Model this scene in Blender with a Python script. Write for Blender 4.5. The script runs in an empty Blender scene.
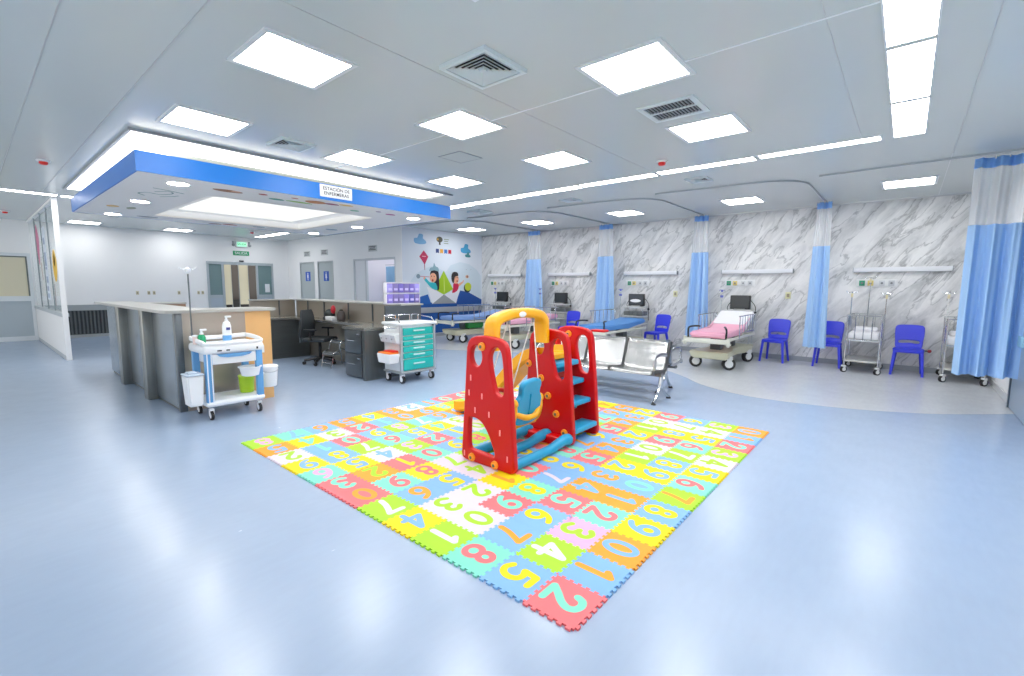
import bpy, bmesh, math, random
from mathutils import Vector, Matrix
random.seed(7)
PI = math.pi
scene = bpy.context.scene
COL = scene.collection

# ------------------------------------------------------------------ materials
EXPO, LEDS = 0.08, 18.0
MATS = {}
def srgb(r, g, b):
    f = lambda c: (c/255/12.92) if c/255 <= .04045 else ((c/255+.055)/1.055)**2.4
    return (f(r), f(g), f(b), 1)
def mat(name, rgb, rough=.5, metal=0, emit=0, alpha=1, trans=0, spec=.5, noise=.0, nscale=30, bump=0, stretch=None):
    if name in MATS: return MATS[name]
    m = bpy.data.materials.new(name); m.use_nodes = True
    nt = m.node_tree; b = nt.nodes['Principled BSDF']
    col = srgb(*rgb)
    b.inputs['Base Color'].default_value = col
    b.inputs['Roughness'].default_value = rough
    b.inputs['Metallic'].default_value = metal
    b.inputs['Specular IOR Level'].default_value = spec
    if emit:
        b.inputs['Emission Color'].default_value = col
        b.inputs['Emission Strength'].default_value = emit
    if alpha < 1: b.inputs['Alpha'].default_value = alpha
    if trans: b.inputs['Transmission Weight'].default_value = trans
    if noise or bump:
        tc = nt.nodes.new('ShaderNodeTexCoord'); n = nt.nodes.new('ShaderNodeTexNoise')
        n.inputs['Scale'].default_value = nscale; n.inputs['Detail'].default_value = 4
        if stretch:
            mp = nt.nodes.new('ShaderNodeMapping'); mp.inputs['Scale'].default_value = stretch
            nt.links.new(tc.outputs['Object'], mp.inputs['Vector']); nt.links.new(mp.outputs['Vector'], n.inputs['Vector'])
        else:
            nt.links.new(tc.outputs['Object'], n.inputs['Vector'])
        if noise:
            mx = nt.nodes.new('ShaderNodeMix'); mx.data_type = 'RGBA'
            mx.inputs['A'].default_value = tuple(c*(1-noise) for c in col[:3])+(1,)
            mx.inputs['B'].default_value = tuple(min(1, c*(1+noise)) for c in col[:3])+(1,)
            nt.links.new(n.outputs['Fac'], mx.inputs['Factor']); nt.links.new(mx.outputs['Result'], b.inputs['Base Color'])
        if bump:
            bp = nt.nodes.new('ShaderNodeBump'); bp.inputs['Strength'].default_value = bump; bp.inputs['Distance'].default_value = .01
            nt.links.new(n.outputs['Fac'], bp.inputs['Height']); nt.links.new(bp.outputs['Normal'], b.inputs['Normal'])
    MATS[name] = m
    return m

def marble():
    m = bpy.data.materials.new('marble_cladding'); m.use_nodes = True; nt = m.node_tree; N = nt.nodes; L = nt.links
    b = N['Principled BSDF']; b.inputs['Roughness'].default_value = .28
    tc = N.new('ShaderNodeTexCoord')
    mp = N.new('ShaderNodeMapping'); mp.inputs['Rotation'].default_value = (0, math.radians(54), 0)
    L.new(tc.outputs['Object'], mp.inputs['Vector'])
    sc = N.new('ShaderNodeMapping'); sc.inputs['Scale'].default_value = (.55, 1, 1.9)
    L.new(mp.outputs['Vector'], sc.inputs['Vector'])
    # warp
    wn = N.new('ShaderNodeTexNoise'); wn.inputs['Scale'].default_value = 1.6; wn.inputs['Detail'].default_value = 5
    L.new(sc.outputs['Vector'], wn.inputs['Vector'])
    sub = N.new('ShaderNodeVectorMath'); sub.operation = 'SUBTRACT'; sub.inputs[1].default_value = (.5, .5, .5)
    L.new(wn.outputs['Color'], sub.inputs[0])
    mul = N.new('ShaderNodeVectorMath'); mul.operation = 'SCALE'; mul.inputs['Scale'].default_value = .9
    L.new(sub.outputs[0], mul.inputs[0])
    add = N.new('ShaderNodeVectorMath'); add.operation = 'ADD'
    L.new(sc.outputs['Vector'], add.inputs[0]); L.new(mul.outputs[0], add.inputs[1])
    # broad tone
    n1 = N.new('ShaderNodeTexNoise'); n1.inputs['Scale'].default_value = 1.6; n1.inputs['Detail'].default_value = 7; n1.inputs['Roughness'].default_value = .62
    L.new(add.outputs[0], n1.inputs['Vector'])
    r1 = N.new('ShaderNodeValToRGB')
    r1.color_ramp.elements[0].position = .30; r1.color_ramp.elements[0].color = srgb(168, 171, 172)
    r1.color_ramp.elements[1].position = .58; r1.color_ramp.elements[1].color = srgb(236, 236, 235)
    e = r1.color_ramp.elements.new(.45); e.color = srgb(212, 213, 213)
    L.new(n1.outputs['Fac'], r1.inputs['Fac'])
    # veins: |noise-.5|
    n2 = N.new('ShaderNodeTexNoise'); n2.inputs['Scale'].default_value = 1.5; n2.inputs['Detail'].default_value = 6; n2.inputs['Roughness'].default_value = .5
    L.new(add.outputs[0], n2.inputs['Vector'])
    s = N.new('ShaderNodeMath'); s.operation = 'SUBTRACT'; s.inputs[1].default_value = .5; L.new(n2.outputs['Fac'], s.inputs[0])
    a = N.new('ShaderNodeMath'); a.operation = 'ABSOLUTE'; L.new(s.outputs[0], a.inputs[0])
    r2 = N.new('ShaderNodeValToRGB')
    r2.color_ramp.elements[0].position = .0; r2.color_ramp.elements[0].color = (.42, .43, .44, 1)
    r2.color_ramp.elements[1].position = .022; r2.color_ramp.elements[1].color = (1, 1, 1, 1)
    L.new(a.outputs[0], r2.inputs['Fac'])
    mx = N.new('ShaderNodeMix'); mx.data_type = 'RGBA'; mx.blend_type = 'MULTIPLY'; mx.inputs['Factor'].default_value = .75
    L.new(r1.outputs['Color'], mx.inputs['A']); L.new(r2.outputs['Color'], mx.inputs['B'])
    L.new(mx.outputs['Result'], b.inputs['Base Color'])
    return m

def vinyl(name, rgb, rough):
    m = bpy.data.materials.new(name); m.use_nodes = True; nt = m.node_tree; N = nt.nodes; L = nt.links
    b = N['Principled BSDF']
    tc = N.new('ShaderNodeTexCoord')
    n = N.new('ShaderNodeTexNoise'); n.inputs['Scale'].default_value = 3.5; n.inputs['Detail'].default_value = 3; n.inputs['Roughness'].default_value = .6
    L.new(tc.outputs['Object'], n.inputs['Vector'])
    f = N.new('ShaderNodeTexNoise'); f.inputs['Scale'].default_value = 26; f.inputs['Detail'].default_value = 3
    mp = N.new('ShaderNodeMapping'); mp.inputs['Scale'].default_value = (1, .22, 1); mp.inputs['Rotation'].default_value = (0, 0, .5)
    L.new(tc.outputs['Object'], mp.inputs['Vector']); L.new(mp.outputs['Vector'], f.inputs['Vector'])
    ad = N.new('ShaderNodeMix'); ad.data_type = 'FLOAT'; ad.inputs['Factor'].default_value = .45
    L.new(n.outputs['Fac'], ad.inputs['A']); L.new(f.outputs['Fac'], ad.inputs['B'])
    c = srgb(*rgb); mx = N.new('ShaderNodeMix'); mx.data_type = 'RGBA'
    mx.inputs['A'].default_value = tuple(x*.93 for x in c[:3])+(1,); mx.inputs['B'].default_value = tuple(min(1, x*1.07) for x in c[:3])+(1,)
    L.new(ad.outputs['Result'], mx.inputs['Factor']); L.new(mx.outputs['Result'], b.inputs['Base Color'])
    rr = N.new('ShaderNodeMapRange'); rr.inputs['To Min'].default_value = rough-.05; rr.inputs['To Max'].default_value = rough+.07
    L.new(ad.outputs['Result'], rr.inputs['Value']); L.new(rr.outputs['Result'], b.inputs['Roughness'])
    b.inputs['Specular IOR Level'].default_value = .75
    return m

# ------------------------------------------------------------------ mesh helpers
def V(*a): return Vector(a)
def rot_to(d):
    return Vector((0, 0, 1)).rotation_difference(Vector(d).normalized()).to_matrix().to_4x4()
def box(bm, x0, x1, y0, y1, z0, z1, bev=0, seg=2):
    r = bmesh.ops.create_cube(bm, size=1)
    vs = r['verts']
    for v in vs:
        v.co = Vector((x0+(v.co.x+.5)*(x1-x0), y0+(v.co.y+.5)*(y1-y0), z0+(v.co.z+.5)*(z1-z0)))
    if bev:
        es = list({e for v in vs for e in v.link_edges})
        bmesh.ops.bevel(bm, geom=es, offset=bev, segments=seg, affect='EDGES', profile=.5)
    return bm
def cyl(bm, p0, p1, r, r2=None, seg=14):
    p0 = Vector(p0); p1 = Vector(p1); d = p1-p0
    M = Matrix.Translation((p0+p1)/2) @ rot_to(d)
    bmesh.ops.create_cone(bm, cap_ends=True, segments=seg, radius1=r, radius2=r if r2 is None else r2, depth=d.length, matrix=M)
    return bm
def sph(bm, c, r, sx=1, sy=1, sz=1, u=14, v=9):
    M = Matrix.Translation(c) @ Matrix.Diagonal((sx, sy, sz, 1))
    bmesh.ops.create_uvsphere(bm, u_segments=u, v_segments=v, radius=r, matrix=M)
    return bm
def smooth_path(pts, n=6, closed=False):
    P = [Vector(p) for p in pts]; out = []
    N = len(P); rng = range(N if closed else N-1)
    for i in rng:
        if closed: a, b, c, d = P[(i-1) % N], P[i], P[(i+1) % N], P[(i+2) % N]
        else: a, b, c, d = P[max(i-1, 0)], P[i], P[i+1], P[min(i+2, N-1)]
        for k in range(n):
            t = k/n
            out.append(.5*((2*b)+(c-a)*t+(2*a-5*b+4*c-d)*t*t+(3*b-a-3*c+d)*t**3))
    if not closed: out.append(P[-1])
    return out
def sweep(bm, pts, section, closed=False, up=(0, 0, 1), caps=True, scales=None):
    """sweep a closed 2D section along pts (parallel-transport frame)"""
    P = [Vector(p) for p in pts]; n = len(P); rings = []
    T = []
    for i in range(n):
        if closed: t = P[(i+1) % n]-P[(i-1) % n]
        else: t = P[min(i+1, n-1)]-P[max(i-1, 0)]
        T.append(t.normalized())
    u = Vector(up)
    if abs(u.dot(T[0])) > .95: u = Vector((1, 0, 0)) if abs(T[0].x) < .9 else Vector((0, 1, 0))
    nrm = (u-T[0]*u.dot(T[0])).normalized()
    for i in range(n):
        if i:
            q = T[i-1].rotation_difference(T[i]); nrm = q @ nrm
            nrm = (nrm-T[i]*nrm.dot(T[i])).normalized()
        bn = T[i].cross(nrm)
        s = scales[i] if scales else 1
        rings.append([bm.verts.new(P[i]+bn*(a*s)+nrm*(b*s)) for a, b in section])
    m = len(section)
    for i in range(n if closed else n-1):
        A, B = rings[i], rings[(i+1) % n]
        for j in range(m):
            bm.faces.new((A[j], A[(j+1) % m], B[(j+1) % m], B[j]))
    if caps and not closed:
        bm.faces.new(rings[0][::-1]); bm.faces.new(rings[-1])
    return bm
def circ(r, n=8): return [(r*math.cos(2*PI*i/n), r*math.sin(2*PI*i/n)) for i in range(n)]
def rrect(w, h, r, n=3):
    out = []
    for cx, cy, a0 in ((w/2-r, h/2-r, 0), (-w/2+r, h/2-r, PI/2), (-w/2+r, -h/2+r, PI), (w/2-r, -h/2+r, 1.5*PI)):
        for k in range(n+1):
            a = a0+PI/2*k/n; out.append((cx+r*math.cos(a), cy+r*math.sin(a)))
    return out
def tube(bm, pts, r, seg=8, closed=False, scales=None): return sweep(bm, pts, circ(r, seg), closed, scales=scales)
def lathe(bm, prof, c=(0, 0, 0), seg=20, axis='z'):
    rings = []
    for r, z in prof:
        ring = []
        for i in range(seg):
            a = 2*PI*i/seg; x, y = r*math.cos(a), r*math.sin(a)
            p = {'z': (x, y, z), 'x': (z, x, y), 'y': (x, z, y)}[axis]
            ring.append(bm.verts.new(Vector(p)+Vector(c)))
        rings.append(ring)
    for A, B in zip(rings, rings[1:]):
        for j in range(seg): bm.faces.new((A[j], A[(j+1) % seg], B[(j+1) % seg], B[j]))
    bm.faces.new(rings[0][::-1]); bm.faces.new(rings[-1])
    return bm
def prism(bm, outline, f, d0, d1):
    """outline: list of 2D pts; f(u,v,d)->3D point"""
    A = [bm.verts.new(f(u, v, d0)) for u, v in outline]; B = [bm.verts.new(f(u, v, d1)) for u, v in outline]
    n = len(outline)
    bm.faces.new(A[::-1]); bm.faces.new(B)
    for i in range(n): bm.faces.new((A[i], A[(i+1) % n], B[(i+1) % n], B[i]))
    return bm
def new(): return bmesh.new()
def obj(name, bm, m, parent=None, smooth=35, loc=None):
    me = bm
    if isinstance(bm, bmesh.types.BMesh):
        bmesh.ops.recalc_face_normals(bm, faces=bm.faces)
        me = bpy.data.meshes.new(name); bm.to_mesh(me); bm.free()
        if smooth:
            for p in me.polygons: p.use_smooth = True
            me.set_sharp_from_angle(angle=math.radians(smooth))
    if m is not None:
        me.materials.clear(); me.materials.append(m)
    o = bpy.data.objects.new(name, me); COL.objects.link(o)
    if parent: o.parent = parent
    if loc: o.location = loc
    return o
def curve_mesh(name, splines, extrude, bevel=0, bres=2, M=None, cyclic=True):
    """2D filled curve with holes -> mesh in local XY, extruded +-extrude on Z, then transformed by M"""
    cu = bpy.data.curves.new(name, 'CURVE'); cu.dimensions = '2D'; cu.fill_mode = 'BOTH'
    cu.extrude = extrude; cu.bevel_depth = bevel; cu.bevel_resolution = bres; cu.offset = -bevel
    for pts in splines:
        sp = cu.splines.new('POLY'); sp.points.add(len(pts)-1)
        for p, q in zip(sp.points, pts): p.co = (q[0], q[1], 0, 1)
        sp.use_cyclic_u = True
    return _c2m(cu, name, M)
def _c2m(cu, name, M):
    o = bpy.data.objects.new(name, cu); COL.objects.link(o)
    dg = bpy.context.evaluated_depsgraph_get(); dg.update()
    me = bpy.data.meshes.new_from_object(o.evaluated_get(dg))
    me.name = name
    bpy.data.objects.remove(o); bpy.data.curves.remove(cu)
    if M is not None: me.transform(M)
    return me
def text_mesh(txt, size, offset=0, extrude=.0006, M=None, align='CENTER', spacing=1, lines=1.0):
    cu = bpy.data.curves.new('lettering', 'FONT'); cu.body = txt; cu.size = size; cu.offset = offset
    cu.extrude = extrude; cu.align_x = align; cu.align_y = 'CENTER'; cu.space_character = spacing; cu.space_line = lines
    return _c2m(cu, 'lettering', M)
def ell(cx, cy, rx, ry, n=28, a=0):
    out = []
    for i in range(n):
        t = 2*PI*i/n; x, y = rx*math.cos(t), ry*math.sin(t)
        out.append((cx+x*math.cos(a)-y*math.sin(a), cy+x*math.sin(a)+y*math.cos(a)))
    return out
def sm2(pts, n=5): return [(p.x, p.y) for p in smooth_path([(a, b, 0) for a, b in pts], n, True)]

# ------------------------------------------------------------------ scene graph helpers
def tag(o, label, cat, group=None, kind=None):
    o['label'] = label; o['category'] = cat
    if group: o['group'] = group
    if kind: o['kind'] = kind
    return o
def thing(name, label, cat, loc=(0, 0, 0), rz=0, group=None):
    o = bpy.data.objects.new(name, None); COL.objects.link(o); o.empty_display_size = .1
    o.location = loc; o.rotation_euler = (0, 0, rz)
    return tag(o, label, cat, group)
def struct(name, bm, m, parent=None, label=None, smooth=35):
    o = obj(name, bm, m, parent, smooth)
    if not parent: o['kind'] = 'structure'
    if label: o['label'] = label; 
    return o
def sroot(name, loc=(0, 0, 0)):
    o = bpy.data.objects.new(name, None); COL.objects.link(o); o.location = loc; o['kind'] = 'structure'; return o
def kids(o): return [c for c in bpy.data.objects if c.parent == o]
def dup(root, loc, rz, label, group=None):
    r = root.copy(); COL.objects.link(r); r.location = loc; r.rotation_euler = (0, 0, rz); r['label'] = label
    if group: r['group'] = group
    for ch in kids(root):
        c = ch.copy(); COL.objects.link(c); c.parent = r
        for g in kids(ch):
            d = g.copy(); COL.objects.link(d); d.parent = c
    return r

# ------------------------------------------------------------------ camera, world, view
def make_camera():
    yaw, pit, rol = .70223, .10972, -.00637
    f = V(-math.sin(yaw)*math.cos(pit), math.cos(yaw)*math.cos(pit), -math.sin(pit))
    r = V(math.cos(yaw), math.sin(yaw), 0); d = f.cross(r)
    r2 = r*math.cos(rol)+d*math.sin(rol); d2 = d*math.cos(rol)-r*math.sin(rol)
    cam = bpy.data.cameras.new('camera'); o = bpy.data.objects.new('camera', cam); COL.objects.link(o)
    M = Matrix((r2, -d2, -f)).transposed().to_4x4(); M.translation = V(0, 0, 1.5)
    o.matrix_world = M
    cam.sensor_fit = 'HORIZONTAL'; cam.sensor_width = 36; cam.lens = 463.357/1024*36
    cam.clip_start = .05; cam.clip_end = 100
    scene.camera = o
make_camera()
w = bpy.data.worlds.new('world'); scene.world = w; w.use_nodes = True
w.node_tree.nodes['Background'].inputs[0].default_value = (1, .985, .96, 1)
w.node_tree.nodes['Background'].inputs[1].default_value = 1.5
scene.view_settings.view_transform = 'Standard'
scene.view_settings.look = 'None'
scene.view_settings.exposure = EXPO
scene.view_settings.gamma = 1.06
scene.cycles.max_bounces = 8; scene.cycles.diffuse_bounces = 5; scene.cycles.glossy_bounces = 4
scene.cycles.transparent_max_bounces = 12
scene.cycles.sample_clamp_indirect = 6
scene.cycles.caustics_reflective = False; scene.cycles.caustics_refractive = False

# ------------------------------------------------------------------ materials in use
WHITE = mat('white_wall', (245, 245, 245), .45, noise=.012, nscale=3)
CEIL = mat('ceiling_panel', (198, 206, 205), .24, noise=.015, nscale=1.2, spec=.75)
SOFFIT = mat('soffit_white', (246, 244, 242), .4, noise=.01, nscale=2)
TRIMG = mat('grey_trim', (150, 158, 164), .4, metal=.3)
BLUEF = mat('fascia_blue', (10, 114, 206), .4, noise=.02, nscale=2)
PLAST = mat('white_plastic', (236, 238, 240), .35)
STEEL = mat('brushed_steel', (172, 180, 186), .24, metal=.93, noise=.10, nscale=3, stretch=(1, 1, 18))
STEELD = mat('dark_steel', (104, 110, 114), .32, metal=.75, noise=.12, nscale=3, stretch=(1, 1, 18))
STEELW = mat('warm_steel', (176, 168, 156), .32, metal=.7, noise=.1, nscale=2, stretch=(1, 1, .1))
CHROME = mat('chrome', (205, 207, 210), .12, metal=1)
ALU = mat('aluminium', (196, 200, 204), .3, metal=.8)
BLACK = mat('black_plastic', (22, 23, 26), .45)
RUBBER = mat('black_rubber', (30, 30, 32), .7)
LED = mat('light_diffuser', (255, 255, 255), .5, emit=LEDS)
LEDL = mat('strip_diffuser', (255, 255, 255), .5, emit=LEDS*.8)
COVE = mat('cove_diffuser', (255, 254, 248), .5, emit=2.2)
FRAMEW = mat('light_frame', (214, 220, 224), .4)
DARK = mat('dark_void', (30, 34, 38), .7)
GLASS = mat('clear_glass', (225, 238, 240), .05, alpha=.22, spec=.6)
FROST = mat('frosted_grey_pane', (150, 163, 168), .25, noise=.04, nscale=4)
REDP = mat('red_plastic_small', (225, 40, 30), .4)
H = 3.15
XL, XR, YM = -17.8, 1.15, 11.2   # far wall, right wall, marble wall

# ------------------------------------------------------------------ shell
struct('floor', box(new(), XL-.3, XR+.2, -3.5, YM+.2, -.12, 0), vinyl('floor_vinyl', (154, 173, 199), .24), smooth=0)
bay = smooth_path([(1.15, 8.2, 0), (.7, 7.78, 0), (.23, 7.42, 0), (-.5, 7.1, 0), (-1.33, 6.98, 0), (-1.85, 7.08, 0), (-2.37, 7.39, 0), (-2.83, 7.87, 0), (-3.4, 8.3, 0),
                   (-4.3, 8.55, 0), (-5.5, 8.5, 0), (-6.6, 8.2, 0), (-7.4, 7.8, 0), (-8.2, 7.4, 0), (-9, 7.1, 0), (-9.9, 7.05, 0), (-10.8, 7.2, 0)], 5)
b = new(); prism(b, [(p.x, p.y) for p in bay]+[(-10.8, YM), (1.15, YM)], lambda u, v, d: (u, v, d), -.001, .0015)
struct('floor_inlay', b, vinyl('bay_vinyl', (196, 200, 205), .22), smooth=0)['label'] = 'paler grey scalloped floor area along the bed bays'
struct('ceiling', box(new(), XL-.3, XR+.2, -3.5, YM+.2, H, H+.1), CEIL, smooth=0)
struct('wall_back', box(new(), -10.8, XR+.2, YM, YM+.2, 0, H), marble(), smooth=0)
struct('wall_right', box(new(), XR, XR+.2, 8.66, YM, 0, H), WHITE, smooth=0)
b = new(); box(b, XR, XR+.2, -3.5, 6.4, 0, H); box(b, XR, XR+.2, 6.4, 8.66, 2.45, H)
struct('wall_right_front', b, WHITE, smooth=0)
b = new(); box(b, -10.95, -10.8, 8.0, YM+.2, 0, H)
struct('wall_mural', b, mat('mural_wall', (222, 230, 240), .5, noise=.012, nscale=2), smooth=0)
b = new(); box(b, XL, -16.88, 8, 8.15, 0, H); box(b, -15.82, -15.58, 8, 8.15, 0, H); box(b, -14.54, -13.3, 8, 8.15, 0, H)
box(b, -11.1, -10.801, 7.985, 8.0, 0, H); box(b, -11.1, -10.95, 8, 8.15, 0, H); box(b, -16.88, -15.82, 8, 8.15, 2.33, H); box(b, -15.58, -14.54, 8, 8.15, 2.33, H); box(b, -13.3, -11.1, 8, 8.15, 2.32, H)
struct('wall_restrooms', b, WHITE, smooth=0)
b = new(); box(b, XL-.15, XL, -3.5, 5.3, 0, H); box(b, XL-.15, XL, 7.42, 8.15, 0, H); box(b, XL-.15, XL, 5.3, 7.42, 2.28, H)
struct('wall_far', b, WHITE, smooth=0)
# room glimpsed through the glazed door opening beside the mural
b = new(); box(b, -13.6, -10.96, 10.0, 10.1, 0, H); box(b, -13.7, -13.6, 8.15, 10.1, 0, H)
struct('wall_side_room', b, mat('side_room_wall', (236, 232, 240), .5), smooth=0)
# corridor behind the sliding door
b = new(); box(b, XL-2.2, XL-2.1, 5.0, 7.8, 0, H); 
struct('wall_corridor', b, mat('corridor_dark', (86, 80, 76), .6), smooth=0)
BASE = mat('baseboard_grey', (150, 156, 162), .35)
struct('baseboard_back', box(new(), -10.8, XR, YM-.02, YM, 0, .1), BASE)
struct('baseboard_right', box(new(), XR-.02, XR, 8.68, YM-.02, 0, .1), mat('baseboard_pale', (205, 208, 210), .35))
struct('baseboard_mural', box(new(), -10.8, -10.78, 8.0, YM-.02, 0, .09), BASE)
# cornice lines and ceiling panel joints
struct('trim_1', box(new(), -10.8, XR, YM-.025, YM, H-.03, H), ALU)
seam = mat('joint_line', (226, 232, 236), .5)
seamd = mat('joint_line_dark', (184, 188, 190), .35)  # darker grey for the thin ceiling panel joints
struct('trim_2', box(new(), -6.3, XR, 3.545, 3.56, H-.004, H+.001), seam)
struct('trim_3', box(new(), -.505, -.501, -.5, 6.5, H-.003, H+.001), seamd)
struct('trim_4', box(new(), -.0+.30, .304, -.5, YM, H-.003, H+.001), seamd)
struct('trim_5', box(new(), -2.909, -2.905, -.5, 6.5, H-.003, H+.001), seamd)
struct('trim_6', box(new(), -12, XR, 1.06, 1.066, H-.003, H+.001), seamd)
struct('trim_7', box(new(), -12.2, XR, .5, .506, H-.003, H+.001), seamd)

# ------------------------------------------------------------------ ceiling lights
def square_light(x, y, label):
    t = thing('ceiling_light_panel', label, 'ceiling light', (x, y, H), 0, 'square recessed ceiling light panels')
    b = new(); R = .335
    for a in ((-R, R, -R, -.3), (-R, R, .3, R), (-R, -.3, -.3, .3), (.3, R, -.3, .3)): box(b, a[0], a[1], a[2], a[3], -.012, .002)
    obj('frame', b, FRAMEW, t); obj('diffuser', box(new(), -.3, .3, -.3, .3, -.006, .003), LED, t)
    return t
sq0 = square_light(-3.6, 1.72, 'square ceiling light panel nearest the camera, left of the square air diffuser')
for x, y, l in [(-5.57, 1.73, 'square ceiling light panel beside the front corner of the blue canopy'),
                (-5.57, 3.465, 'square ceiling light panel just behind the small square vent near the canopy'),
                (-1.7, 3.45, 'large bright square ceiling light panel in front of the black slotted grille'),
                (-3.63, 3.455, 'square ceiling light panel behind the square air diffuser and before the access hatch'),
                (-3.62, 5.155, 'square ceiling light panel right of the access hatch, before the thin light strip'),
                (-5.58, 5.18, 'square ceiling light panel nearest the blue canopy right end'),
                (-1.7, 5.155, 'square ceiling light panel just behind the black slotted grille'),
                (-9.75, 9.68, 'small far square ceiling light panel next to the painted mural wall'),
                (-7.36, 9.68, 'far square ceiling light panel above the second hospital bed from the mural'),
                (-4.9, 9.68, 'far square ceiling light panel above the third bay with blue bed'),
                (-2.5, 9.68, 'far square ceiling light panel above the pink hospital bed'),
                (-.1, 9.63, 'far square ceiling light panel above the first crib bay'),
                (-1.7, 1.72, 'square ceiling light panel above the camera, out of the photo top'),
                (-16.95, 2.26, 'far left square ceiling light panel behind the blue canopy near the partition'),
                (-12.2, 9.1, 'square ceiling light panel inside the glazed side room, hidden above its doorway'),
                (-16.95, 4.37, 'far square ceiling light panel behind the canopy before the exit door')]:
    o = dup(sq0, (x, y, H), 0, l)
    if x < -16:
        for c in kids(o):
            if c.name.startswith('diffuser'): c.material_slots[0].link = 'OBJECT'; c.material_slots[0].material = mat('light_diffuser_dim', (255, 255, 255), .5, emit=13)

def strip_light(x0, x1, y0, y1, label):
    cx, cy = (x0+x1)/2, (y0+y1)/2
    t = thing('light_strip', label, 'strip light', (cx, cy, H), 0, 'linear ceiling light strips')
    w, d = (x1-x0)/2, (y1-y0)/2; b = new(); e = .012
    box(b, -w, w, -d, -d+e, -.01, .002); box(b, -w, w, d-e, d, -.01, .002); box(b, -w, -w+e, -d+e, d-e, -.01, .002); box(b, w-e, w, -d+e, d-e, -.01, .002)
    obj('frame', b, FRAMEW, t); obj('diffuser', box(new(), -w+e, w-e, -d+e, d-e, -.006, .003), LEDL, t)
xs = [-.31, -1.57, -2.89, -4.2, -5.5, -6.8, -8.1]
nm = ['ending at the wide strip', 'second from the wide strip', 'third from the wide strip', 'fourth from the wide strip', 'fifth from the wide strip', 'partly behind the canopy end']
for k in range(6):
    strip_light(xs[k+1]+.02, xs[k]-.02, 6.52+.02*k, 6.72+.03*k, 'long thin ceiling light strip across the room, ' + nm[k])
nm = ['farthest panel', 'middle panel', 'nearest panel', 'panel above the camera']
for k in range(4):
    strip_light(-.24, .035, 6.72-1.24*(k+1)+.02, 6.72-1.24*k-.02, 'wide white ceiling light strip running away at upper right, ' + nm[k])
strip_light(-12.36, -12.12, -.2, 1.29, 'thin ceiling light strip at the far left edge before the glass partition')
strip_light(-12.36, -12.12, 1.33, 2.4, 'thin ceiling light strip behind the left end of the canopy')
strip_light(-17.2, -15.0, 6.6, 6.84, 'thin ceiling light strip in front of the far exit door')

# ------------------------------------------------------------------ vents, detectors, tracks
VENTW = mat('vent_white', (205, 217, 221), .4)
t = thing('air_diffuser', 'square white air diffuser with chevron louvres in the ceiling', 'vent', (-2.57, 2.68, H))
b = new(); 
o_, i_ = .235, .2
for a in ((-o_, o_, -o_, -i_), (-o_, o_, i_, o_), (-o_, -i_, -i_, i_), (i_, o_, -i_, i_)): box(b, a[0], a[1], a[2], a[3], -.03, .001)
obj('frame', b, VENTW, t, 0)
b = new()
for k in range(5):
    s0 = .188-k*.034; s1 = s0-.03; q = [[b.verts.new((sx*s, sy*s, z)) for sx, sy in ((-1, -1), (1, -1), (1, 1), (-1, 1))] for s, z in ((s0, -.03), (s1, -.006), (s1+.003, -.004), (s0+.003, -.028))]
    for A, B in zip(q, q[1:]+q[:1]):
        for j in range(4): b.faces.new((A[j], A[(j+1) % 4], B[(j+1) % 4], B[j]))
box(b, -.022, .022, -.022, .022, -.03, -.004)
obj('louvre', b, VENTW, t, 0); obj('backing', box(new(), -.2, .2, -.2, .2, -.003, .003), DARK, t)
t = thing('air_grille', 'rectangular ceiling grille with two rows of black slots', 'vent', (-1.78, 4.4, H))
b = new(); W_, D_ = .26, .23
for a in ((-W_, W_, -D_, -D_+.05), (-W_, W_, D_-.05, D_), (-W_, -W_+.05, -D_+.05, D_-.05), (W_-.05, W_, -D_+.05, D_-.05), (-W_+.05, W_-.05, -.012, .012)): box(b, a[0], a[1], a[2], a[3], -.012, .001)
obj('frame', b, VENTW, t, 0)
b = new()
for k in range(15):
    x = -.22+k*.0315; box(b, x-.004, x+.004, -.19, .19, -.009, 0)
obj('slat', b, TRIMG, t); obj('backing', box(new(), -.22, .22, -.19, .19, -.001, .003), DARK, t)
t = thing('ceiling_hatch', 'square access hatch outlined in the ceiling between the light panels', 'hatch', (-4.5, 4.27, H))
b = new(); R = .2
for a in ((-R, R, -R, -R+.012), (-R, R, R-.012, R), (-R, -R+.012, -R, R), (R-.012, R, -R, R)): box(b, a[0], a[1], a[2], a[3], -.004, .001)
obj('frame', b, mat('hatch_frame', (120, 130, 138), .5), t); obj('panel', box(new(), -R+.012, R-.012, -R+.012, R-.012, -.003, .001), CEIL, t)
def small_vent(x, y, s, label):
    t = thing('ceiling_vent', label, 'vent', (x, y, H), 0, 'small square ceiling vents')
    b = new(); o_, i_ = s, s*.85; k_ = s/.235
    for a in ((-o_, o_, -o_, -i_), (-o_, o_, i_, o_), (-o_, -i_, -i_, i_), (i_, o_, -i_, i_)): box(b, a[0], a[1], a[2], a[3], -.03*k_, .001)
    obj('frame', b, VENTW, t, 0); b = new()
    for k in range(5):
        s0 = .188-k*.034; s1 = s0-.03; q = [[b.verts.new((sx*s_*k_, sy*s_*k_, z*k_)) for sx, sy in ((-1, -1), (1, -1), (1, 1), (-1, 1))] for s_, z in ((s0, -.03), (s1, -.006), (s1+.003, -.004), (s0+.003, -.028))]
        for A, B in zip(q, q[1:]+q[:1]):
            for j in range(4): b.faces.new((A[j], A[(j+1) % 4], B[(j+1) % 4], B[j]))
    obj('louvre', b, VENTW, t, 0); obj('backing', box(new(), -s*.85, s*.85, -s*.85, s*.85, -.003, .003), DARK, t)
small_vent(-5.62, 2.62, .2, 'small square ceiling vent with dark louvres between two panels near canopy')
small_vent(-2.55, 7.4, .16, 'small ceiling vent behind the thin light strip, right side')
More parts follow.
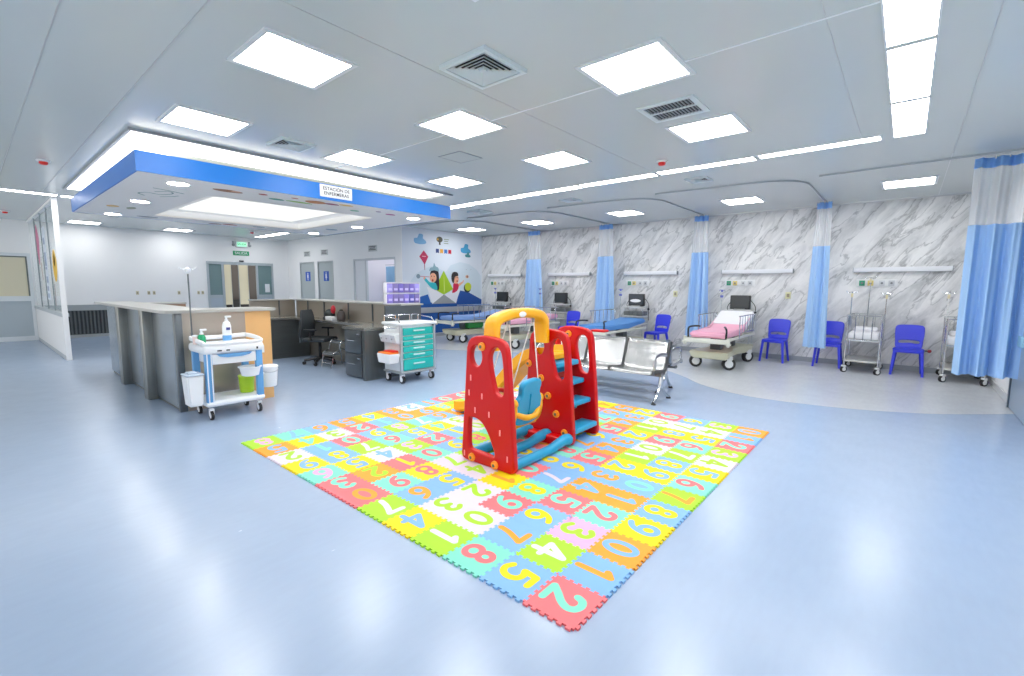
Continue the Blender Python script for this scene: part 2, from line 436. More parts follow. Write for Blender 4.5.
small_vent(-5.0, 7.6, .16, 'small ceiling vent behind the thin light strip, middle')
small_vent(-7.3, 7.5, .2, 'small ceiling vent right of the blue canopy end')
def detector(x, y, label):
    t = thing('smoke_detector', label, 'smoke detector', (x, y, H), 0, 'ceiling smoke detectors')
    obj('base', lathe(new(), [(.07, .001), (.075, -.012), (.05, -.022)]), PLAST, t)
    obj('red_cover', lathe(new(), [(.046, -.02), (.046, -.045), (.03, -.058), (.005, -.06)]), REDP, t)
detector(-2.57, 6.05, 'red and white smoke detector on the ceiling beside the thin strip')
detector(-8.97, .84, 'red and white smoke detector on the ceiling left of the canopy')
detector(-15.8, .77, 'red and white smoke detector at the far left edge before the glazed door')
detector(-15.6, 5.94, 'red and white smoke detector near the exit door behind the canopy')
TRK = mat('track_alu', (170, 178, 184), .35, metal=.6)
def track(pts, label):
    t = tag(obj('curtain_track', sweep(new(), smooth_path(pts, 6), [(-.014, -.012), (.014, -.012), (.014, .012), (-.014, .012)]), TRK), label, 'curtain track', 'ceiling curtain tracks')
ordn = ['at the first crib bay', 'above the pink bed', 'at the third bay', 'nearest the mural']
for k, xr in enumerate((-1.3, -3.64, -6.02, -8.33)):
    z = H-.012
    track([(xr, 11.15, z), (xr, 10.0, z), (xr, 9.0, z), (xr-.03, 8.6, z), (xr-.25, 8.27, z), (xr-.7, 8.12, z), (xr-1.5, 8.06, z), (xr-2.2, 8.02, z)], 'curved metal curtain track in the ceiling ' + ordn[k])
track([(-1.1, 8.24, H-.012), (-.3, 8.2, H-.012), (1.12, 8.15, H-.012)], 'straight metal curtain track above the wide blue curtain')

# ------------------------------------------------------------------ canopy over the nurse station
CX0, CX1, CY0, CY1, CZ0, CZ1 = -11.25, -6.62, 1.35, 6.02, 2.76, 2.985
t = sroot('trim_canopy', (0, 0, 0)); t['label'] = 'square ceiling canopy with blue fascia over the nurse station'
TX0, TX1, TY0, TY1 = -10.6, -7.67, 2.38, 5.03
b = new()
E_ = .021
for a in ((CX0+E_, CX1-E_, CY0+E_, TY0), (CX0+E_, CX1-E_, TY1, CY1-E_), (CX0+E_, TX0, TY0, TY1), (TX1, CX1-E_, TY0, TY1)): box(b, a[0], a[1], a[2], a[3], CZ0, CZ0+.03)
obj('soffit', b, SOFFIT, t, 0)
b = new()
for a in ((CX0, CX1, CY0, CY0+.02), (CX0, CX1, CY1-.02, CY1), (CX0, CX0+.02, CY0+.02, CY1-.02), (CX1-.02, CX1, CY0+.02, CY1-.02)): box(b, a[0], a[1], a[2], a[3], CZ0-.001, CZ1)
obj('fascia', b, BLUEF, t, 0)
b = new()
e = .3
for z0, z1, g in ((CZ0, 2.88, 0), (2.88, 2.956, .3)):
    for a in ((TX0+g, TX1-g, TY0+g-.01, TY0+g), (TX0+g, TX1-g, TY1-g, TY1-g+.01), (TX0+g-.01, TX0+g, TY0+g, TY1-g), (TX1-g, TX1-g+.01, TY0+g, TY1-g)): box(b, a[0], a[1], a[2], a[3], z0, z1)
for a in ((TX0, TX1, TY0, TY0+e), (TX0, TX1, TY1-e, TY1), (TX0, TX0+e, TY0+e, TY1-e), (TX1-e, TX1, TY0+e, TY1-e)): box(b, a[0], a[1], a[2], a[3], 2.88, 2.885)
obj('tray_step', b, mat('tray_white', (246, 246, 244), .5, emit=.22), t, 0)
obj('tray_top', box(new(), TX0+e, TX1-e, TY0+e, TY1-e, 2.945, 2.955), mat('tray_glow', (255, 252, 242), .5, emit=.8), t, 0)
obj('top_board', box(new(), CX0+.02, CX1-.02, CY0+.02, CY1-.02, CZ1-.025, CZ1-.01), SOFFIT, t, 0)
# lit cove in the ceiling above it
b = new(); g = .22
for a in ((CX0+.0, CX1+g, CY0-.06, CY0+.5), (CX1-.5, CX1+g-.02, CY0+.5, 5.72)): box(b, a[0], a[1], a[2], a[3], H-.008, H-.001)
obj('cove_light', b, COVE, t, 0)
b = new()
box(b, CX0, CX1+g+.03, CY0-.09, CY0-.06, H-.03, H); box(b, CX1+g, CX1+g+.03, CY0-.06, 5.85, H-.03, H); box(b, CX1-.4, CX1+g, 5.72, 5.75, H-.03, H)
obj('cove_edge', b, TRIMG, t, 0)
# painted motifs on the soffit
def decal(name, spl, rgb, z, parent, flip=False):
    M = Matrix.Translation((0, 0, z))
    return obj(name, curve_mesh(name, spl, .0012, M=M), mat('paint_%d_%d_%d' % rgb, rgb, .5), parent)
for cx, cy, rx, ry, c in [(-7.07, 2.42, .09, .18, (150, 100, 68)), (-6.95, 2.82, .05, .06, (176, 60, 64)), (-7.18, 3.1, .06, .11, (60, 160, 140)), (-6.88, 3.23, .04, .05, (190, 120, 110)),
                          (-7.15, 3.42, .05, .2, (140, 190, 70)), (-6.95, 3.58, .12, .16, (196, 124, 66)), (-6.92, 3.82, .06, .12, (150, 60, 100)), (-6.84, 4.02, .06, .12, (232, 190, 90)), (-7.2, 4.38, .06, .08, (110, 180, 150)),
                          (-6.98, 4.7, .04, .05, (150, 120, 160)), (-7.08, 5.01, .06, .1, (190, 80, 150)), (-9.88, 1.68, .12, .08, (226, 184, 110)), (-9.91, 1.92, .16, .06, (170, 170, 150)),
                          (-10.94, 2.35, .1, .16, (150, 150, 160)), (-11.04, 3.5, .08, .12, (150, 100, 100)), (-10.93, 3.74, .08, .14, (180, 80, 70)), (-10.85, 4.28, .06, .12, (130, 160, 170)), (-10.0, 5.5, .1, .14, (150, 170, 190))]:
    decal('painted_motif', [sm2([(cx-rx, cy), (cx-rx*.5, cy-ry*.8), (cx+rx*.3, cy-ry), (cx+rx, cy-ry*.2), (cx+rx*.6, cy+ry*.7), (cx-rx*.3, cy+ry)], 4)], c, CZ0-.0008, t)
decal('painted_motif', [ell(-7.03, 2.5, .035, .06)], (226, 180, 150), CZ0-.0016, t)
b = new()
tube(b, smooth_path([(-8.35, 1.78, 0), (-8.2, 1.68, 0), (-8.05, 1.75, 0), (-8.1, 1.9, 0), (-7.9, 2.0, 0), (-7.75, 1.92, 0), (-7.9, 1.8, 0)], 6), .012, 5)
tube(b, smooth_path([(-7.62, 1.72, 0), (-7.68, 1.9, 0), (-7.78, 2.1, 0)], 6), .014, 5)
tube(b, smooth_path([(-8.3, 1.95, 0), (-8.15, 2.05, 0), (-8.02, 2.1, 0)], 6), .012, 5)
bmesh.ops.scale(b, vec=(1, 1, .1), verts=b.verts); bmesh.ops.translate(b, vec=(0, 0, CZ0-.0012), verts=b.verts)
obj('painted_motif', b, mat('paint_grey_green', (130, 160, 158), .5), t)
dl = None
for x, y, l in [(-7.04, 1.85, 'round downlight in the canopy soffit at its front corner'), (-8.97, 1.85, 'round downlight in the canopy soffit, second along the left side'), (-10.95, 1.85, 'round downlight in the canopy soffit, last along the left side'),
                (-7.1, 5.53, 'round downlight in the canopy soffit at the right front end'), (-9.07, 5.57, 'round downlight in the canopy soffit, second along the right side'), (-10.98, 5.57, 'round downlight in the canopy soffit at the far rear corner')]:
    if dl is None:
        dl = thing('downlight', l, 'downlight', (x, y, CZ0), 0, 'round downlights in the canopy')
        obj('trim_ring', lathe(new(), [(.13, .001), (.13, -.008), (.112, -.012), (.112, .001)], seg=24), PLAST, dl)
        obj('lamp', lathe(new(), [(.112, .0), (.112, -.006), (.01, -.008)], seg=24), mat('downlight_lamp', (255, 252, 246), .5, emit=120), dl)
    else: dup(dl, (x, y, CZ0), 0, l)
t = thing('nurse_station_sign', 'white sign with black capitals on the blue canopy fascia', 'sign', (CX1+.008, 3.73, 2.885))
obj('sign_board', box(new(), -.008, .006, -.256, .256, -.087, .087, .004), PLAST, t)
Mx = Matrix.Rotation(PI/2, 4, 'Z') @ Matrix.Rotation(PI/2, 4, 'X')      # text plane facing +x
INK = mat('black_ink', (24, 24, 28), .6)
obj('lettering', text_mesh('ESTACIÓN DE\nENFERMERAS', .068, .0007, M=Matrix.Translation((.0066, 0, .0)) @ Mx), INK, t)

# ------------------------------------------------------------------ far wall
t = sroot('door_1', (XL, 0, 0)); t['label'] = 'grey automatic sliding door standing open onto a dark corridor'
b = new()
box(b, -.05, .04, 5.3, 5.36, 0, 2.2); box(b, -.05, .04, 7.36, 7.42, 0, 2.2); box(b, -.05, .05, 5.3, 7.42, 2.2, 2.29); box(b, -.03, .03, 5.74, 5.80, 0, 2.2); box(b, -.03, .03, 6.84, 6.90, 0, 2.2)
for a in ((5.36, 5.74), (6.9, 7.36)): box(b, -.02, .02, a[0], a[1], 1.06, 1.17); box(b, -.02, .02, a[0], a[1], 0, .1)
obj('frame', b, mat('door_alu', (180, 190, 196), .35, metal=.4), t, 0)
b = new(); box(b, -.008, .008, 5.36, 5.74, 1.17, 2.2); obj('glass_pane', b, mat('teal_grey_pane', (112, 138, 140), .2), t, 0)
b = new(); box(b, -.008, .008, 6.9, 7.36, 1.17, 2.2); obj('glass_pane', b, MATS['teal_grey_pane'], t, 0)
b = new(); box(b, -.01, .01, 5.36, 5.74, .1, 1.06); box(b, -.01, .01, 6.9, 7.36, .1, 1.06); obj('lower_panel', b, mat('door_panel_grey', (176, 188, 200), .35), t, 0)
obj('notice', box(new(), .01, .014, 7.12, 7.28, 1.25, 1.55), PLAST, t, 0)
obj('sensor', box(new(), .02, .06, 6.3, 6.44, 2.31, 2.36, .01), BLACK, t)
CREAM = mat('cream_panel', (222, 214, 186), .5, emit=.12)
for a, l in (((6.12, 6.32), 'cream screen panel in the corridor, left'), ((6.6, 6.88), 'cream screen panel in the corridor, right')):
    t = thing('corridor_screen', l + ' behind the open sliding door', 'screen', (XL-.9, (a[0]+a[1])/2-.0, 0))
    wd = (a[1]-a[0])/2
    obj('cloth', box(new(), -.02, .02, -wd*1.15, wd*1.15, .8, 2.25), CREAM, t); b = new()
    box(b, -.03, .03, -wd*1.2, -wd*1.1, .04, 2.3); box(b, -.03, .03, wd*1.1, wd*1.2, .04, 2.3)
    for s in (-1, 1): box(b, -.2, .2, s*wd*1.15-.02, s*wd*1.15+.02, 0, .05)
    obj('frame', b, ALU, t)
def sign_far(name, label, y0, y1, z0, z1, txt, size, board, ink, cat='sign', em=0):
    t = thing(name, label, cat, (XL+.012, (y0+y1)/2, (z0+z1)/2))
    obj('sign_board', box(new(), -.012, .006, -(y1-y0)/2, (y1-y0)/2, -(z1-z0)/2, (z1-z0)/2), board, t, 0)
    if txt: obj('lettering', text_mesh(txt, size, .0008, M=Matrix.Translation((.0068, 0, 0)) @ Mx), ink, t)
    return t
GREEN = mat('exit_green', (24, 150, 92), .4)
sign_far('exit_sign', 'green SALIDA exit sign above the sliding door', 6.13, 6.64, 2.53, 2.68, 'SALIDA', .125, GREEN, PLAST)
t = thing('emergency_lamp', 'lit green emergency exit lamp box above the green exit sign', 'emergency light', (XL+.04, 6.4, 2.91))
obj('housing', box(new(), -.04, .03, -.19, .19, -.1, .1, .01), PLAST, t)
obj('lit_panel', box(new(), .03, .036, -.15, .15, -.075, .075), mat('lit_green', (150, 235, 190), .4, emit=.8), t)
obj('lettering', text_mesh('SALIDA', .085, .002, M=Matrix.Translation((.0366, 0, 0)) @ Mx), GREEN, t)
b = new()
for s in (-1, 1): sph(b, (.02, s*.26, -.03), .05); box(b, -.04, .0, s*.26-.02, s*.26+.02, -.05, .1)
obj('spot_lamp', b, mat('lamp_grey', (150, 155, 160), .4), t)
def outlet(x, y, z, axis, label, name='wall_outlet', w=.035, h=.055, m=None, grp='wall outlets'):
    t = thing(name, label, 'outlet', (x, y, z), 0, grp)
    if axis == 'x':
        obj('plate', box(new(), 0, .012, -w, w, -h, h, .004), m or mat('beige_plate', (206, 196, 166), .4), t); obj('socket', box(new(), .012, .015, -w*.5, w*.5, -h*.5, h*.5), mat('socket_grey', (150, 142, 120), .5), t)
    else:
        obj('plate', box(new(), -w, w, -.012, 0, -h, h, .004), m or mat('beige_plate', (206, 196, 166), .4), t); obj('socket', box(new(), -w*.5, w*.5, -.015, -.012, -h*.5, h*.5), mat('socket_grey', (150, 142, 120), .5), t)
for y, l in ((3.43, 'leftmost beige wall outlet on the far white wall'), (3.71, 'beige wall outlet on the far wall, left of a close pair'), (3.84, 'beige wall outlet on the far wall, right of a close pair'), (4.49, 'single beige wall outlet on the far wall before the drip pole'), (5.03, 'beige outlet just left of the sliding door, left one'), (5.15, 'beige outlet just left of the sliding door, right one')):
    outlet(XL, y, 1.25, 'x', l)
t = thing('wall_grille', 'dark vertical louvre grille low on the far wall behind the steel counter', 'grille', (XL, 2.6, 0))
obj('backing', box(new(), 0, .01, -1.2, 1.2, .06, .78), mat('grille_dark', (52, 58, 62), .6), t)
b = new(); 
for k in range(30): box(b, .01, .04, -1.2+k*.082, -1.2+k*.082+.035, .08, .76)
obj('slat', b, mat('grille_slat', (92, 98, 100), .4, metal=.4), t)
b = new(); box(b, 0, .05, -1.22, 1.22, .76, .92); box(b, 0, .05, -1.22, 1.22, 0, .08); obj('frame', b, mat('grille_frame', (158, 164, 166), .4, metal=.4), t)

# ------------------------------------------------------------------ restroom wall (faces -y)
BLUES = mat('sign_blue', (28, 84, 190), .4)
for k, (x0, x1) in enumerate(((-16.88, -15.82), (-15.58, -14.54))):
    t = sroot('door_%d' % (k+2), ((x0+x1)/2, 8, 0)); t['label'] = 'grey restroom door with blue pictogram sign, ' + ('left' if k == 0 else 'right') + ' of the pair'
    w_ = (x1-x0)/2
    obj('door_leaf', box(new(), -w_+.03, w_-.03, .03, .07, 0, 2.3), mat('restroom_grey', (176, 186, 188), .4), t, 0)
    b = new(); box(b, -w_, -w_+.03, -.01, .1, 0, 2.3); box(b, w_-.03, w_, -.01, .1, 0, 2.3); box(b, -w_, w_, -.01, .1, 2.3, 2.33); obj('frame', b, ALU, t, 0)
    obj('handle', tube(new(), [(w_-.12, .03, 1.0), (w_-.12, -.03, 1.0), (w_-.25, -.03, 1.0)], .012), CHROME, t)
    obj('sign_plate', box(new(), -.17, .17, .02, .029, 1.66, 1.99), BLUES, t, 0)
    b = new(); cyl(b, (0, .0205, 1.93), (0, .0185, 1.93), .026); box(b, -.045, .045, .0185, .0205, 1.78, 1.895); box(b, -.02, .02, .0185, .0205, 1.69, 1.78)
    if k: prism(b, [(-.06, 1.76), (.06, 1.76), (0, 1.9)], lambda u, v, d: (u, d, v), .0182, .0204)
    obj('pictogram', b, PLAST, t, 0)
Mf = Matrix.Rotation(PI/2, 4, 'X')   # text facing -y
for x, z, l, tx in ((-16.3, 2.61, 'small grey room plate above the left restroom door', 'BAÑO'), (-15.08, 2.62, 'small grey room plate above the right restroom door', 'BAÑO'), (-12.22, 2.615, 'small grey room plate above the glazed doorway beside the mural', 'DUCHA')):
    t = thing('room_plate', l, 'sign', (x, 8, z), 0, 'grey room plates')
    obj('plate', box(new(), -.22, .22, -.014, .006, -.09, .09), mat('plate_grey', (196, 200, 200), .4), t, 0)
    b = new()
    for k, wd in enumerate((.17, .14, .17)): box(b, -wd, wd, -.016, -.014, .04-k*.045, .068-k*.045)
    obj('dark_lines', b, mat('plate_ink', (84, 86, 88), .5), t, 0)
t = sroot('door_4', (-12.2, 8, 0)); t['label'] = 'wide white glazed doorway with a sliding leaf beside the mural'
b = new(); box(b, -1.1, -1.05, -.01, .1, 0, 2.27); box(b, 1.05, 1.1, -.01, .1, 0, 2.27); box(b, -1.1, 1.1, -.01, .1, 2.27, 2.33); box(b, -.5, -.42, .02, .08, 0, 2.27)
obj('frame', b, mat('white_alu', (206, 210, 214), .35), t, 0)
obj('sliding_leaf', box(new(), -1.05, -.5, .03, .06, 0, 2.27), mat('leaf_white', (232, 234, 238), .4), t, 0)
t = thing('shower_curtain', 'pale blue curtain hanging inside the doorway beside the mural', 'curtain', (-12.98, 9.2, 0))
def wave_sheet(x0, x1, z0, z1, amp, n, y=0, ph=0, bot=None, nz=8, a2=.35):
    b = new(); NX = 96; rows = []
    b0, b1 = bot if bot else (x0, x1)
    for k in range(nz+1):
        tt = k/nz; row = []
        for i in range(NX+1):
            s = i/NX
            xa = x0+(x1-x0)*s; xb = b0+(b1-b0)*s
            aa = amp*(.55+.45*tt)
            row.append(b.verts.new((xa+(xb-xa)*tt, y+aa*math.sin(2*PI*n*s+ph)+aa*a2*math.sin(2*PI*n*2.3*s+ph*2+1.3*tt), z1+(z0-z1)*tt)))
        rows.append(row)
    for A, B in zip(rows, rows[1:]):
        for i in range(NX): b.faces.new((A[i], A[i+1], B[i+1], B[i]))
    return b
obj('fabric', wave_sheet(-.34, .34, .3, 2.15, .04, 5), mat('shower_blue', (150, 196, 232), .7), t, 60)
obj('rail', cyl(new(), (-.36, 0, 2.2), (.6, 0, 2.2), .012), CHROME, t)

# ------------------------------------------------------------------ glazed partition and left door
t = sroot('wall_partition', (0, 1.27, 0)); t['label'] = 'low white partition with clear glass above and a full-height end post'
b = new(); box(b, XL, -12.62, -.035, .035, .08, .86); box(b, XL, -12.62, -.035, .035, H-.05, H); box(b, -12.62, -12.56, -.04, .04, .0, H); obj('panel', b, WHITE, t, 0)
b = new(); box(b, XL, -12.58, -.06, .06, .86, .93); box(b, XL, -12.62, -.04, .04, 0, .08); obj('sill', b, mat('sill_grey', (186, 192, 196), .35), t)
xs_ = [XL, -16.5, -15.2, -14.0, -12.62]
for a, c in zip(xs_, xs_[1:]): obj('glass_pane', box(new(), a+.01, c-.01, -.006, .006, .93, H-.05), GLASS, t, 0)
b = new()
for a in xs_[1:-1]: box(b, a-.008, a+.008, -.012, .012, .93, H-.05)
obj('glass_joint', b, mat('joint_dark', (120, 132, 136), .4), t, 0)
Mp = Matrix.Translation((0, -.008, 0)) @ Mf
STK = [('pink_sticker', [sm2([(-16.1, 2.92), (-15.75, 2.6), (-15.8, 2.3), (-16.05, 1.95), (-16.25, 2.3), (-16.28, 2.7)])], (214, 110, 150)),
       ('yellow_sticker', [sm2([(-13.3, 2.2), (-13.02, 1.95), (-13.1, 1.66), (-13.38, 1.55), (-13.62, 1.8), (-13.55, 2.1)])], (240, 190, 50)),
       ('orange_sticker', [sm2([(-13.34, 2.1), (-13.2, 2.0), (-13.3, 1.85), (-13.45, 1.95)])], (232, 140, 60)),
       ('brown_sticker', [[(-13.66, 1.5), (-13.6, 1.5), (-13.68, 1.05), (-13.78, 1.05)]], (140, 120, 120)), ('brown_sticker', [[(-15.75, 2.0), (-15.68, 2.0), (-15.6, 1.6), (-15.68, 1.6)]], (170, 130, 120))]
for n_, s_, c_ in STK: obj(n_, curve_mesh(n_, s_, .001, M=Mp), mat('sticker_%d_%d_%d' % c_, c_, .5), t)
obj('notice_strip', box(new(), -14.98, -14.52, -.012, -.008, 1.15, 2.75), mat('notice_white', (222, 232, 244), .5), t, 0)
b = new()
for z_, h_ in ((2.45, .14), (2.05, .3), (1.85, .05), (1.6, .14), (1.4, .1), (1.24, .1)): box(b, -14.88, -14.62, -.015, -.012, z_-h_/2, z_+h_/2)
obj('notice_print', b, mat('notice_grey', (150, 166, 196), .5), t, 0)
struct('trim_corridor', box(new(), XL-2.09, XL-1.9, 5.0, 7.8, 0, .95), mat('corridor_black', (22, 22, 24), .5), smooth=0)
t = sroot('door_5', (XL, 0, 0)); t['label'] = 'white framed door with beige upper pane and grey lower panel at far left'
b = new(); box(b, 0, .06, 1.165, 1.23, 0, 2.22); box(b, 0, .06, -1.5, 1.23, 2.22, 2.3); box(b, 0, .06, -1.5, 1.165, 1.05, 1.18); box(b, 0, .06, -1.5, 1.165, 0, .12)
obj('frame', b, mat('frame_white', (222, 228, 232), .4), t, 0)
obj('pane', box(new(), 0, .02, -1.5, 1.165, 1.18, 2.22), mat('beige_pane', (222, 214, 186), .4), t, 0)
obj('lower_panel', box(new(), 0, .025, -1.5, 1.165, .12, 1.05), mat('panel_greyblue', (176, 188, 196), .4), t, 0)
b = new(); box(b, .015, .03, -1.5, 1.165, 2.19, 2.22); box(b, .015, .03, 1.135, 1.165, 1.18, 2.19); obj('pane_gasket', b, mat('gasket_dark', (110, 118, 116), .5), t, 0)
# ------------------------------------------------------------------ right wall door
t = sroot('door_6', (XR, 0, 0)); t['label'] = 'grey-blue door with dark edge frame at the right edge of the photo'
obj('door_leaf', box(new(), -.04, 0, 6.5, 8.56, .01, 2.38), mat('door_bluegrey', (150, 168, 188), .3), t, 0)
b = new(); box(b, -.055, .02, 8.56, 8.62, 0, 2.38); box(b, -.055, .02, 6.42, 6.5, 0, 2.38); box(b, -.055, .02, 6.42, 8.62, 2.38, 2.44); obj('frame', b, mat('frame_dark', (86, 98, 110), .35, metal=.4), t, 0)
obj('push_plate', box(new(), -.075, -.04, 8.0, 8.5, .82, .95, .01), mat('plate_sky', (150, 200, 224), .35), t)

# ------------------------------------------------------------------ puzzle mat
MX0, MY0, TS = -4.7356, 1.6142, .28725
FOAM = {'R': ('coral', (244, 118, 122)), 'B': ('blue', (128, 178, 226)), 'G': ('lime', (170, 224, 50)), 'T': ('mint', (128, 218, 194)),
        'Y': ('yellow', (246, 216, 16)), 'O': ('orange', (248, 160, 50)), 'W': ('white', (222, 210, 222)), 'P': ('pink', (236, 172, 208))}
FM = {k: mat('foam_'+v[0], v[1], .65, noise=.03, nscale=40, spec=.3) for k, v in FOAM.items()}
GRID = [  # columns counted from the right edge, tiles from the near-left front edge backwards
 'R2T B1O O0B Y9B B8Y G7O T6R Y5B W4G G3P R2T B1O O0B', 'B5Y G4W P3G T2R O1B B0T Y9B B8Y G7W T6R Y5B W4G G3P',
 'T8R B7O B6Y R5T O4B B3O Y2B G1W W0G R9T Y8B W7G B6Y', 'G1W W0G R9T T8Y B7W B6Y R5T O4B B3O Y2B G1W W0G R9T',
 'Y4B W3G W2G Y1O R0T B9Y T8R B7O B6Y R5T O4B B3O Y2B', 'G7W B6O B5Y W4G R3T B2Y R1O T0R Y9B G8P T7R B6O O5B',
 'R0O T9R Y8R W7G G6P B5Y R4T T3R B2O Y1B W0G R9T Y4O', 'R3T O2G R1Y T0R B9Y G8R T7W O6B B5Y Y4T R3T G2W B1O',
 'T6P Y5B W4B G3P R2T B1Y W0G Y9T B8O R7T O6B B5O G4P', 'Y9B B8Y G7W T6R B5Y Y4T W3G B2O R1T O0B T9R Y8B B7W',
 'W2G B1T R0T B9Y G8P T7W B6O O5B Y4B B3O R2T W1B G0P', 'O5B Y4T W3G R2T B1T O0B O9B Y8T G7Y T6R B5Y R4T Y3B',
 'G8P T7B B6O O5B Y4B O3B W2B B1O R0T R9T G8W T7R B6Y']
def tile_outline(s, n=6, a=.015):
    p = s/n; e = []
    for k in range(n): e += [(k*p, 0), (k*p+.30*p, 0), (k*p+.22*p, a), (k*p+.80*p, a), (k*p+.72*p, 0)]
    E_ = e+[(s, 0)]; F_ = E_[::-1]
    res = [(t, -o) for t, o in E_[:-1]]+[(s+o, t) for t, o in E_[:-1]]+[(t, s-o) for t, o in F_[:-1]]+[(o, t) for t, o in F_[:-1]]
    c = s/2
    return [((x-c)*.9965, (y-c)*.9965) for x, y in res]
TH = .011
_ol = tile_outline(TS)
tile_me = {}
for k in FOAM:
    b = new(); prism(b, _ol, lambda u, v, d: (u, v, d), 0, TH)
    bmesh.ops.recalc_face_normals(b, faces=b.faces)
    me = bpy.data.meshes.new('foam_tile'); b.to_mesh(me); b.free(); me.materials.append(FM[k]); tile_me[k] = me
dig_me = {}
def arc_e(cx, cy, rx, ry, n=22): return ([(cx+rx*math.cos(2*PI*k/n), cy+ry*math.sin(2*PI*k/n)) for k in range(n)], True)
def cv(*pts): return ([(p.x, p.y) for p in smooth_path([(x, y, 0) for x, y in pts], 5)], False)
SIX = [cv((.17, .42), (-.03, .30), (-.17, .08), (-.225, -.16)), arc_e(0, -.19, .225, .25)]
STROKES = {'0': [arc_e(0, 0, .245, .43)], '1': [([(.03, -.46), (.03, .44)], False), ([(.03, .43), (-.13, .29)], False)],
 '2': [cv((-.21, .22), (-.15, .37), (0, .43), (.16, .37), (.22, .21), (.13, .0), (-.06, -.22), (-.22, -.42)), ([(-.23, -.43), (.25, -.43)], False)],
 '3': [cv((-.2, .32), (-.05, .43), (.13, .38), (.19, .22), (.1, .07), (-.05, .03)), cv((-.05, .03), (.13, -.03), (.23, -.2), (.16, -.38), (-.02, -.45), (-.22, -.34))],
 '4': [([(.1, -.46), (.1, .45)], False), ([(.1, .45), (-.25, -.15)], False), ([(-.26, -.16), (.27, -.16)], False)],
 '5': [([(.2, .43), (-.15, .43)], False), ([(-.15, .43), (-.19, .05)], False), cv((-.19, .05), (-.03, .12), (.14, .06), (.22, -.15), (.14, -.36), (-.04, -.44), (-.22, -.35))],
 '6': SIX, '7': [([(-.23, .43), (.23, .43)], False), cv((.23, .43), (.1, .14), (-.0, -.15), (-.05, -.46))],
 '8': [arc_e(0, .225, .18, .2), arc_e(0, -.2, .23, .235)], '9': [([(-x, -y) for x, y in p], c) for p, c in SIX]}
def digit_mesh(d, col):
    if (d, col) not in dig_me:
        b = new(); S = .215; w = .0205; ez = 0
        tr = lambda x, y: (y*S, -x*S*1.02, z+ez)           # upright towards the right edge of the mat
        for q_, (pts, closed) in enumerate(STROKES[d]):
            n = len(pts); L = []; z = TH+.0007+.0003*q_
            for k, (x, y) in enumerate(pts):
                if closed: p, q = pts[k-1], pts[(k+1) % n]
                else: p, q = pts[max(k-1, 0)], pts[min(k+1, n-1)]
                dx, dy = q[0]-p[0], q[1]-p[1]; l = math.hypot(dx, dy); nx, ny = -dy/l*w/S, dx/l*w/S
                L.append((b.verts.new(tr(x+nx, y+ny)), b.verts.new(tr(x-nx, y-ny))))
            for k in range(n if closed else n-1):
                A, B = L[k], L[(k+1) % n]; b.faces.new((A[0], A[1], B[1], B[0]))
            if not closed:
                for ez, (x, y) in ((.0001, pts[0]), (.0001, pts[-1])):
                    r = w/S*.98; b.faces.new([b.verts.new(tr(x+r*math.cos(2*PI*i/14), y+r*math.sin(2*PI*i/14))) for i in range(14)])
                ez = 0
        bmesh.ops.recalc_face_normals(b, faces=b.faces)
        for f in b.faces:
            f.normal_update()
            if f.normal.z < 0: f.normal_flip()
        me = bpy.data.meshes.new('digit'); b.to_mesh(me); b.free(); me.materials.append(FM[col]); dig_me[(d, col)] = me
    return dig_me[(d, col)]
ORD = ['first', 'second', 'third', 'fourth', 'fifth', 'sixth', 'seventh', 'eighth', 'ninth', 'tenth', 'eleventh', 'twelfth', 'thirteenth']
for i, row in enumerate(GRID):
    for j, c in enumerate(row.split()):
        o = bpy.data.objects.new('foam_tile', tile_me[c[0]]); COL.objects.link(o)
        o.location = (MX0+TS*(13-i-.5), MY0+TS*(j+.5), 0)
        tag(o, '%s foam mat tile with %s number %s, %s from right edge, %s from near edge' % (FOAM[c[0]][0], FOAM[c[2]][0], c[1], ORD[i], ORD[j]), 'foam tile', 'interlocking numbered foam tiles of the play mat')
        d = bpy.data.objects.new('digit', digit_mesh(c[1], c[2])); COL.objects.link(d); d.parent = o

# ------------------------------------------------------------------ toddler slide and swing set
TR = mat('toy_red', (198, 0, 5), .32, spec=.35, noise=.02, nscale=6)
TY = mat('toy_yellow', (246, 172, 2), .32)
TB = mat('toy_blue', (12, 152, 200), .35)
TO = mat('toy_orange', (248, 150, 30), .35)
toy = thing('slide_and_swing_set', 'red, yellow and blue plastic slide and swing set standing on the number mat', 'play set', (-2.56, 3.35, TH))
OX, OY = 2.56, -3.35                     # world -> local offset
def P(x, y, z): return (x+OX, y+OY, z-TH)
sil = [(.0, .05), (.012, .012), (.05, 0), (.55, 0), (.588, .012), (.6, .05), (.565, .5), (.525, .93), (.512, 1.0), (.488, 1.048), (.44, 1.074), (.36, 1.088), (.268, 1.093), (.18, 1.086), (.12, 1.066), (.085, 1.03), (.07, .98), (.035, .5)]
ov = ell(.178, .918, .066, .088)
wn = sm2([(.403, 1.008), (.355, .985), (.328, .92), (.335, .84), (.362, .73), (.392, .645), (.435, .618), (.474, .632), (.484, .70), (.478, .82), (.462, .94), (.44, .99)], 4)
lw = sm2([(.092, .37), (.13, .388), (.19, .385), (.25, .355), (.31, .285), (.36, .19), (.385, .12), (.36, .095), (.24, .1), (.12, .105), (.086, .13), (.084, .25)], 4)
